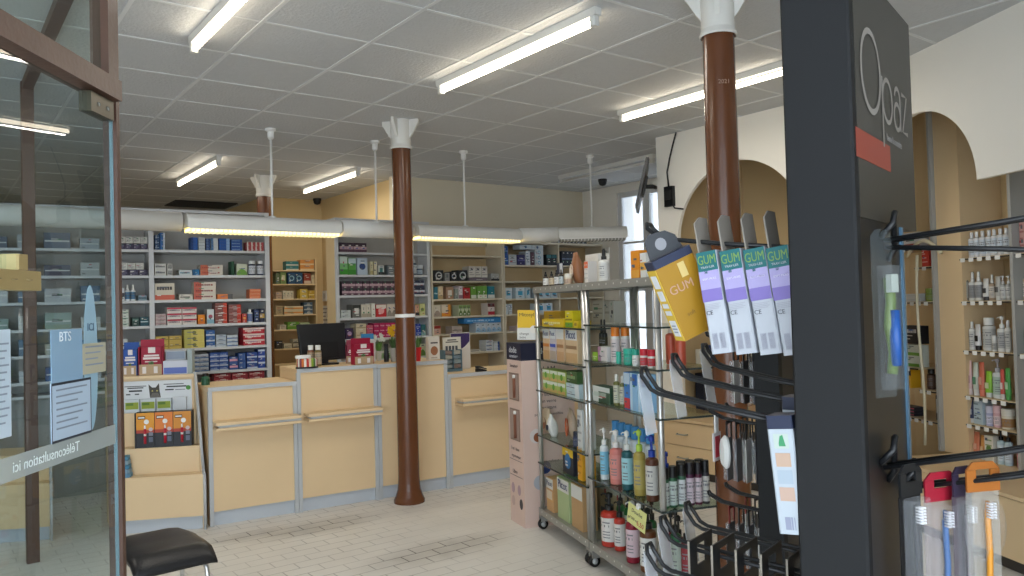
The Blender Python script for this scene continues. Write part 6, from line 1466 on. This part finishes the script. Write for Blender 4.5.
b = MB(); b.lathe([(.0001, 0, WHITE), (.03, 0, WHITE), (.032, .006, WHITE), (.024, .016, WHITE), (.0001, .018, WHITE)], M=Matrix.Translation((0, 0, -.04)) @ Matrix.Rotation(-PI/2, 4, 'X') , seg=22, sy=1.5); b.build('blister', t)
b = MB(); b.box((-.008, -.001, .0), (.008, .001, .035), BLACK); b.build('hanging_tab', t)
t = thing('eye_mask_pack', 'red and white pack hanging beside the brown column', 'pack', SW(.150, -.06, 1.16), TA)
b = MB(); b.box((-.002, -.02, -.10), (.002, .03, -.02), mat('#d8d4d4', .5)); b.box((.0022, -.012, -.09), (.003, .02, -.03), mat('#b8283c', .5)); b.box((-.003, -.012, -.09), (-.0022, .02, -.03), mat('#b8283c', .5)); b.build('card', t)
b = MB(); b.box((-.002, -.008, -.0195), (.002, .014, .03), WHITE); b.build('hanging_tab', t)

# ------------------------------------------------------------------ glass door and frame
DD = Vector((.583, .813, 0)).normalized(); P0 = Vector((.447, 2.503, 0))
DRU = Unit(P0 - DD * 1.05, math.atan2(DD.y, DD.x), 'G')
def at_door(u, v, d=0):
    r = CR * ((u - 512) / FPX) + CD * ((v - 288) / FPX) + CF
    o = DRU.O + DRU.N * d; k = (o - CAMP).dot(DRU.N) / r.dot(DRU.N); p = CAMP + r * k
    return (p - DRU.O).dot(DRU.X), p.z
LW = 1.05
mb = MB()
mb.box((LW - .005, -.004, 0), (LW + .014, .035, ZC), WOODBROWN)
fr_ = struct('trim_3', mb, loc=DRU.O, rz=DRU.ang)
mb = MB(); mb.box((LW - .062, -.012, 2.206), (LW - .0055, .04, ZC - .001), WOODBROWN); mb.box((-.4, -.022, 2.146), (LW - .0055, .045, 2.2055), WOODBROWN)
struct('trim_4', mb, loc=DRU.O, rz=DRU.ang)
mb = MB(); mb.box((-.4, .01, 2.206), (LW - .0625, .016, ZC - .001), GLASSM); struct('window_2', mb, loc=DRU.O, rz=DRU.ang)
DGL = glass('#e4eef0', .5, .01)
mb = MB(); mb.box((-.1, .006, .012), (LW - .0085, .016, 2.135), DGL); door = struct('door_1', mb, loc=DRU.O, rz=DRU.ang)
mb = MB(); mb.box((LW - .0084, .006, .012), (LW - .0060, .016, 2.135), mat('#98a4a8', .25)); mb.build('polished_edge', parent=door)
mb = MB(); mb.box((LW - .15, -.006, 2.085), (LW - .024, .028, 2.140), mat('#4c4638', .35, .6)); hp_ = mb.build('hinge_patch', parent=door)
mb = MB()
for x in (-.11, -.06): mb.lathe([(.0001, 0, STEEL), (.006, 0, STEEL), (.006, .002, STEEL)], M=Matrix.Translation((LW + x, -.0065, 2.112)) @ Matrix.Rotation(PI/2, 4, 'X'), seg=12)
mb.build('screw', parent=hp_)
BR = mat('#b8a472', .35, .5)
s0, z0 = at_door(-30, 289); s1, z1 = at_door(34, 272)
mb = MB(); mb.cbox((s0, -.02, z0 - .0), (s1, .03, z1), BR, .006); lk = mb.build('lock_case', parent=door)
s2, z2 = at_door(9, 271); s3, z3 = at_door(20, 255)
mb = MB(); mb.cbox((s2, -.02, z1 + .001), (s3, .03, z3), BR, .004); mb.build('lock_keeper', parent=lk)
mb = MB()
for q in (.25, .5, .75): mb.cyl((s0 + (s1 - s0) * q, -.021, (z0 + z1) / 2), .008, .002, mat('#8c7c54', .4, .5), 12, M=None)
mb.build('screw', parent=lk)
# frosted band with the reversed lettering of the outside
s0, zb = at_door(0, 478); s1, zt = at_door(60, 442)
mb = MB(); zb, zt = at_door(104, 448)[1], at_door(104, 428)[1]
mb.box((-.1, .0035, zb), (LW - .024, .0055, zt), plastic_film('#c4ccca', .55)); fb = mb.build('frosted_band', parent=door)
letter('Téléconsultation ici', .036, mat('#e4ecec', .5), fb, (LW - .36, .003, (zb + zt) / 2), mirror=True)
# sheets and stickers on the glass
def sheet(u0, v0, u1, v1, label, col, name='paper_notice', lines=True, frame=None, film=.92):
    a0, zt_ = at_door(u0, v0); a1, zb_ = at_door(u1, v1); sc = (a0 + a1) / 2; zc = (zt_ + zb_) / 2
    w, h = abs(a1 - a0), abs(zt_ - zb_)
    t = thing(name, label, 'notice', DRU.P(sc, .0, zc), DRU.ang)
    b = MB(); b.box((-w/2, .003, -h/2), (w/2, .0045, h/2), plastic_film(col, film)); o = b.build('paper', t)
    b = MB()
    if frame:
        for (x0, x1, z0_, z1_) in ((-w/2, w/2, h/2 - .006, h/2), (-w/2, w/2, -h/2, -h/2 + .006), (-w/2, -w/2 + .006, -h/2, h/2), (w/2 - .006, w/2, -h/2, h/2)): b.box((x0 + .004, .0022, z0_), (x1 - .004, .0029, z1_), mat(frame))
    if lines:
        k = 0; z = h * .36
        while z > -h * .38: b.box((-w * .38, .0022, z), (w * (.38 - .12 * (k % 3)), .0029, z + .004), mat('#8c98a8')); z -= .016; k += 1
    b.build('text_print', o) if (frame or lines) else None
    return t, o, w, h
sheet(-6, 330, 13, 436, 'white paper notice on the glass door beneath the brass lock', '#d4e4f0')
t, o, w, h = sheet(52, 330, 84, 381, 'pale blue paper on the glass door above the framed sheet', '#a8cdea', lines=False, film=.6); letter('BTS', .035, mat('#e8f2f8'), o, (-.01, .0022, h * .36))
sheet(52, 384, 93, 432, 'white paper sheet with black frame on the glass door', '#c8dcf0', frame='#2c3440')
sheet(83.5, 344, 107, 371, 'small cream plate on the glass door near its hinge edge', '#c8c4ac', name='door_plate')
a0, zt_ = at_door(92, 285); a1, zb_ = at_door(92, 432)
t = thing('door_sticker', 'tall pale blue leaf-shaped sticker on the glass door', 'sticker', DRU.P(a0, .0, (zt_ + zb_) / 2), DRU.ang)
hh = abs(zt_ - zb_) / 2; b = MB(); ww = .036
b.prism([(ww * math.cos(R(k * 12)) , hh * (math.sin(R(k * 12)) if math.sin(R(k*12)) > 0 else .98 * math.sin(R(k * 12)))) for k in range(30)], .0058, .0066, plastic_film('#b4d8ec', .7), axis='y'); o = b.build('film', t)
letter('ICI', .03, mat('#3c5c74'), o, (0, .0050, hh * .42))
WORLD, EXPO = 4.4, 0.22

# ------------------------------------------------------------------ light and view
w = bpy.data.worlds.new('daylight'); SC.world = w; w.use_nodes = True
bg = w.node_tree.nodes['Background']; bg.inputs[0].default_value = (0.80, 0.90, 1.0, 1); bg.inputs[1].default_value = WORLD
SC.view_settings.view_transform = 'Standard'; SC.view_settings.look = 'None'
SC.view_settings.gamma = 1; SC.view_settings.use_curve_mapping = False
SC.view_settings.exposure = EXPO
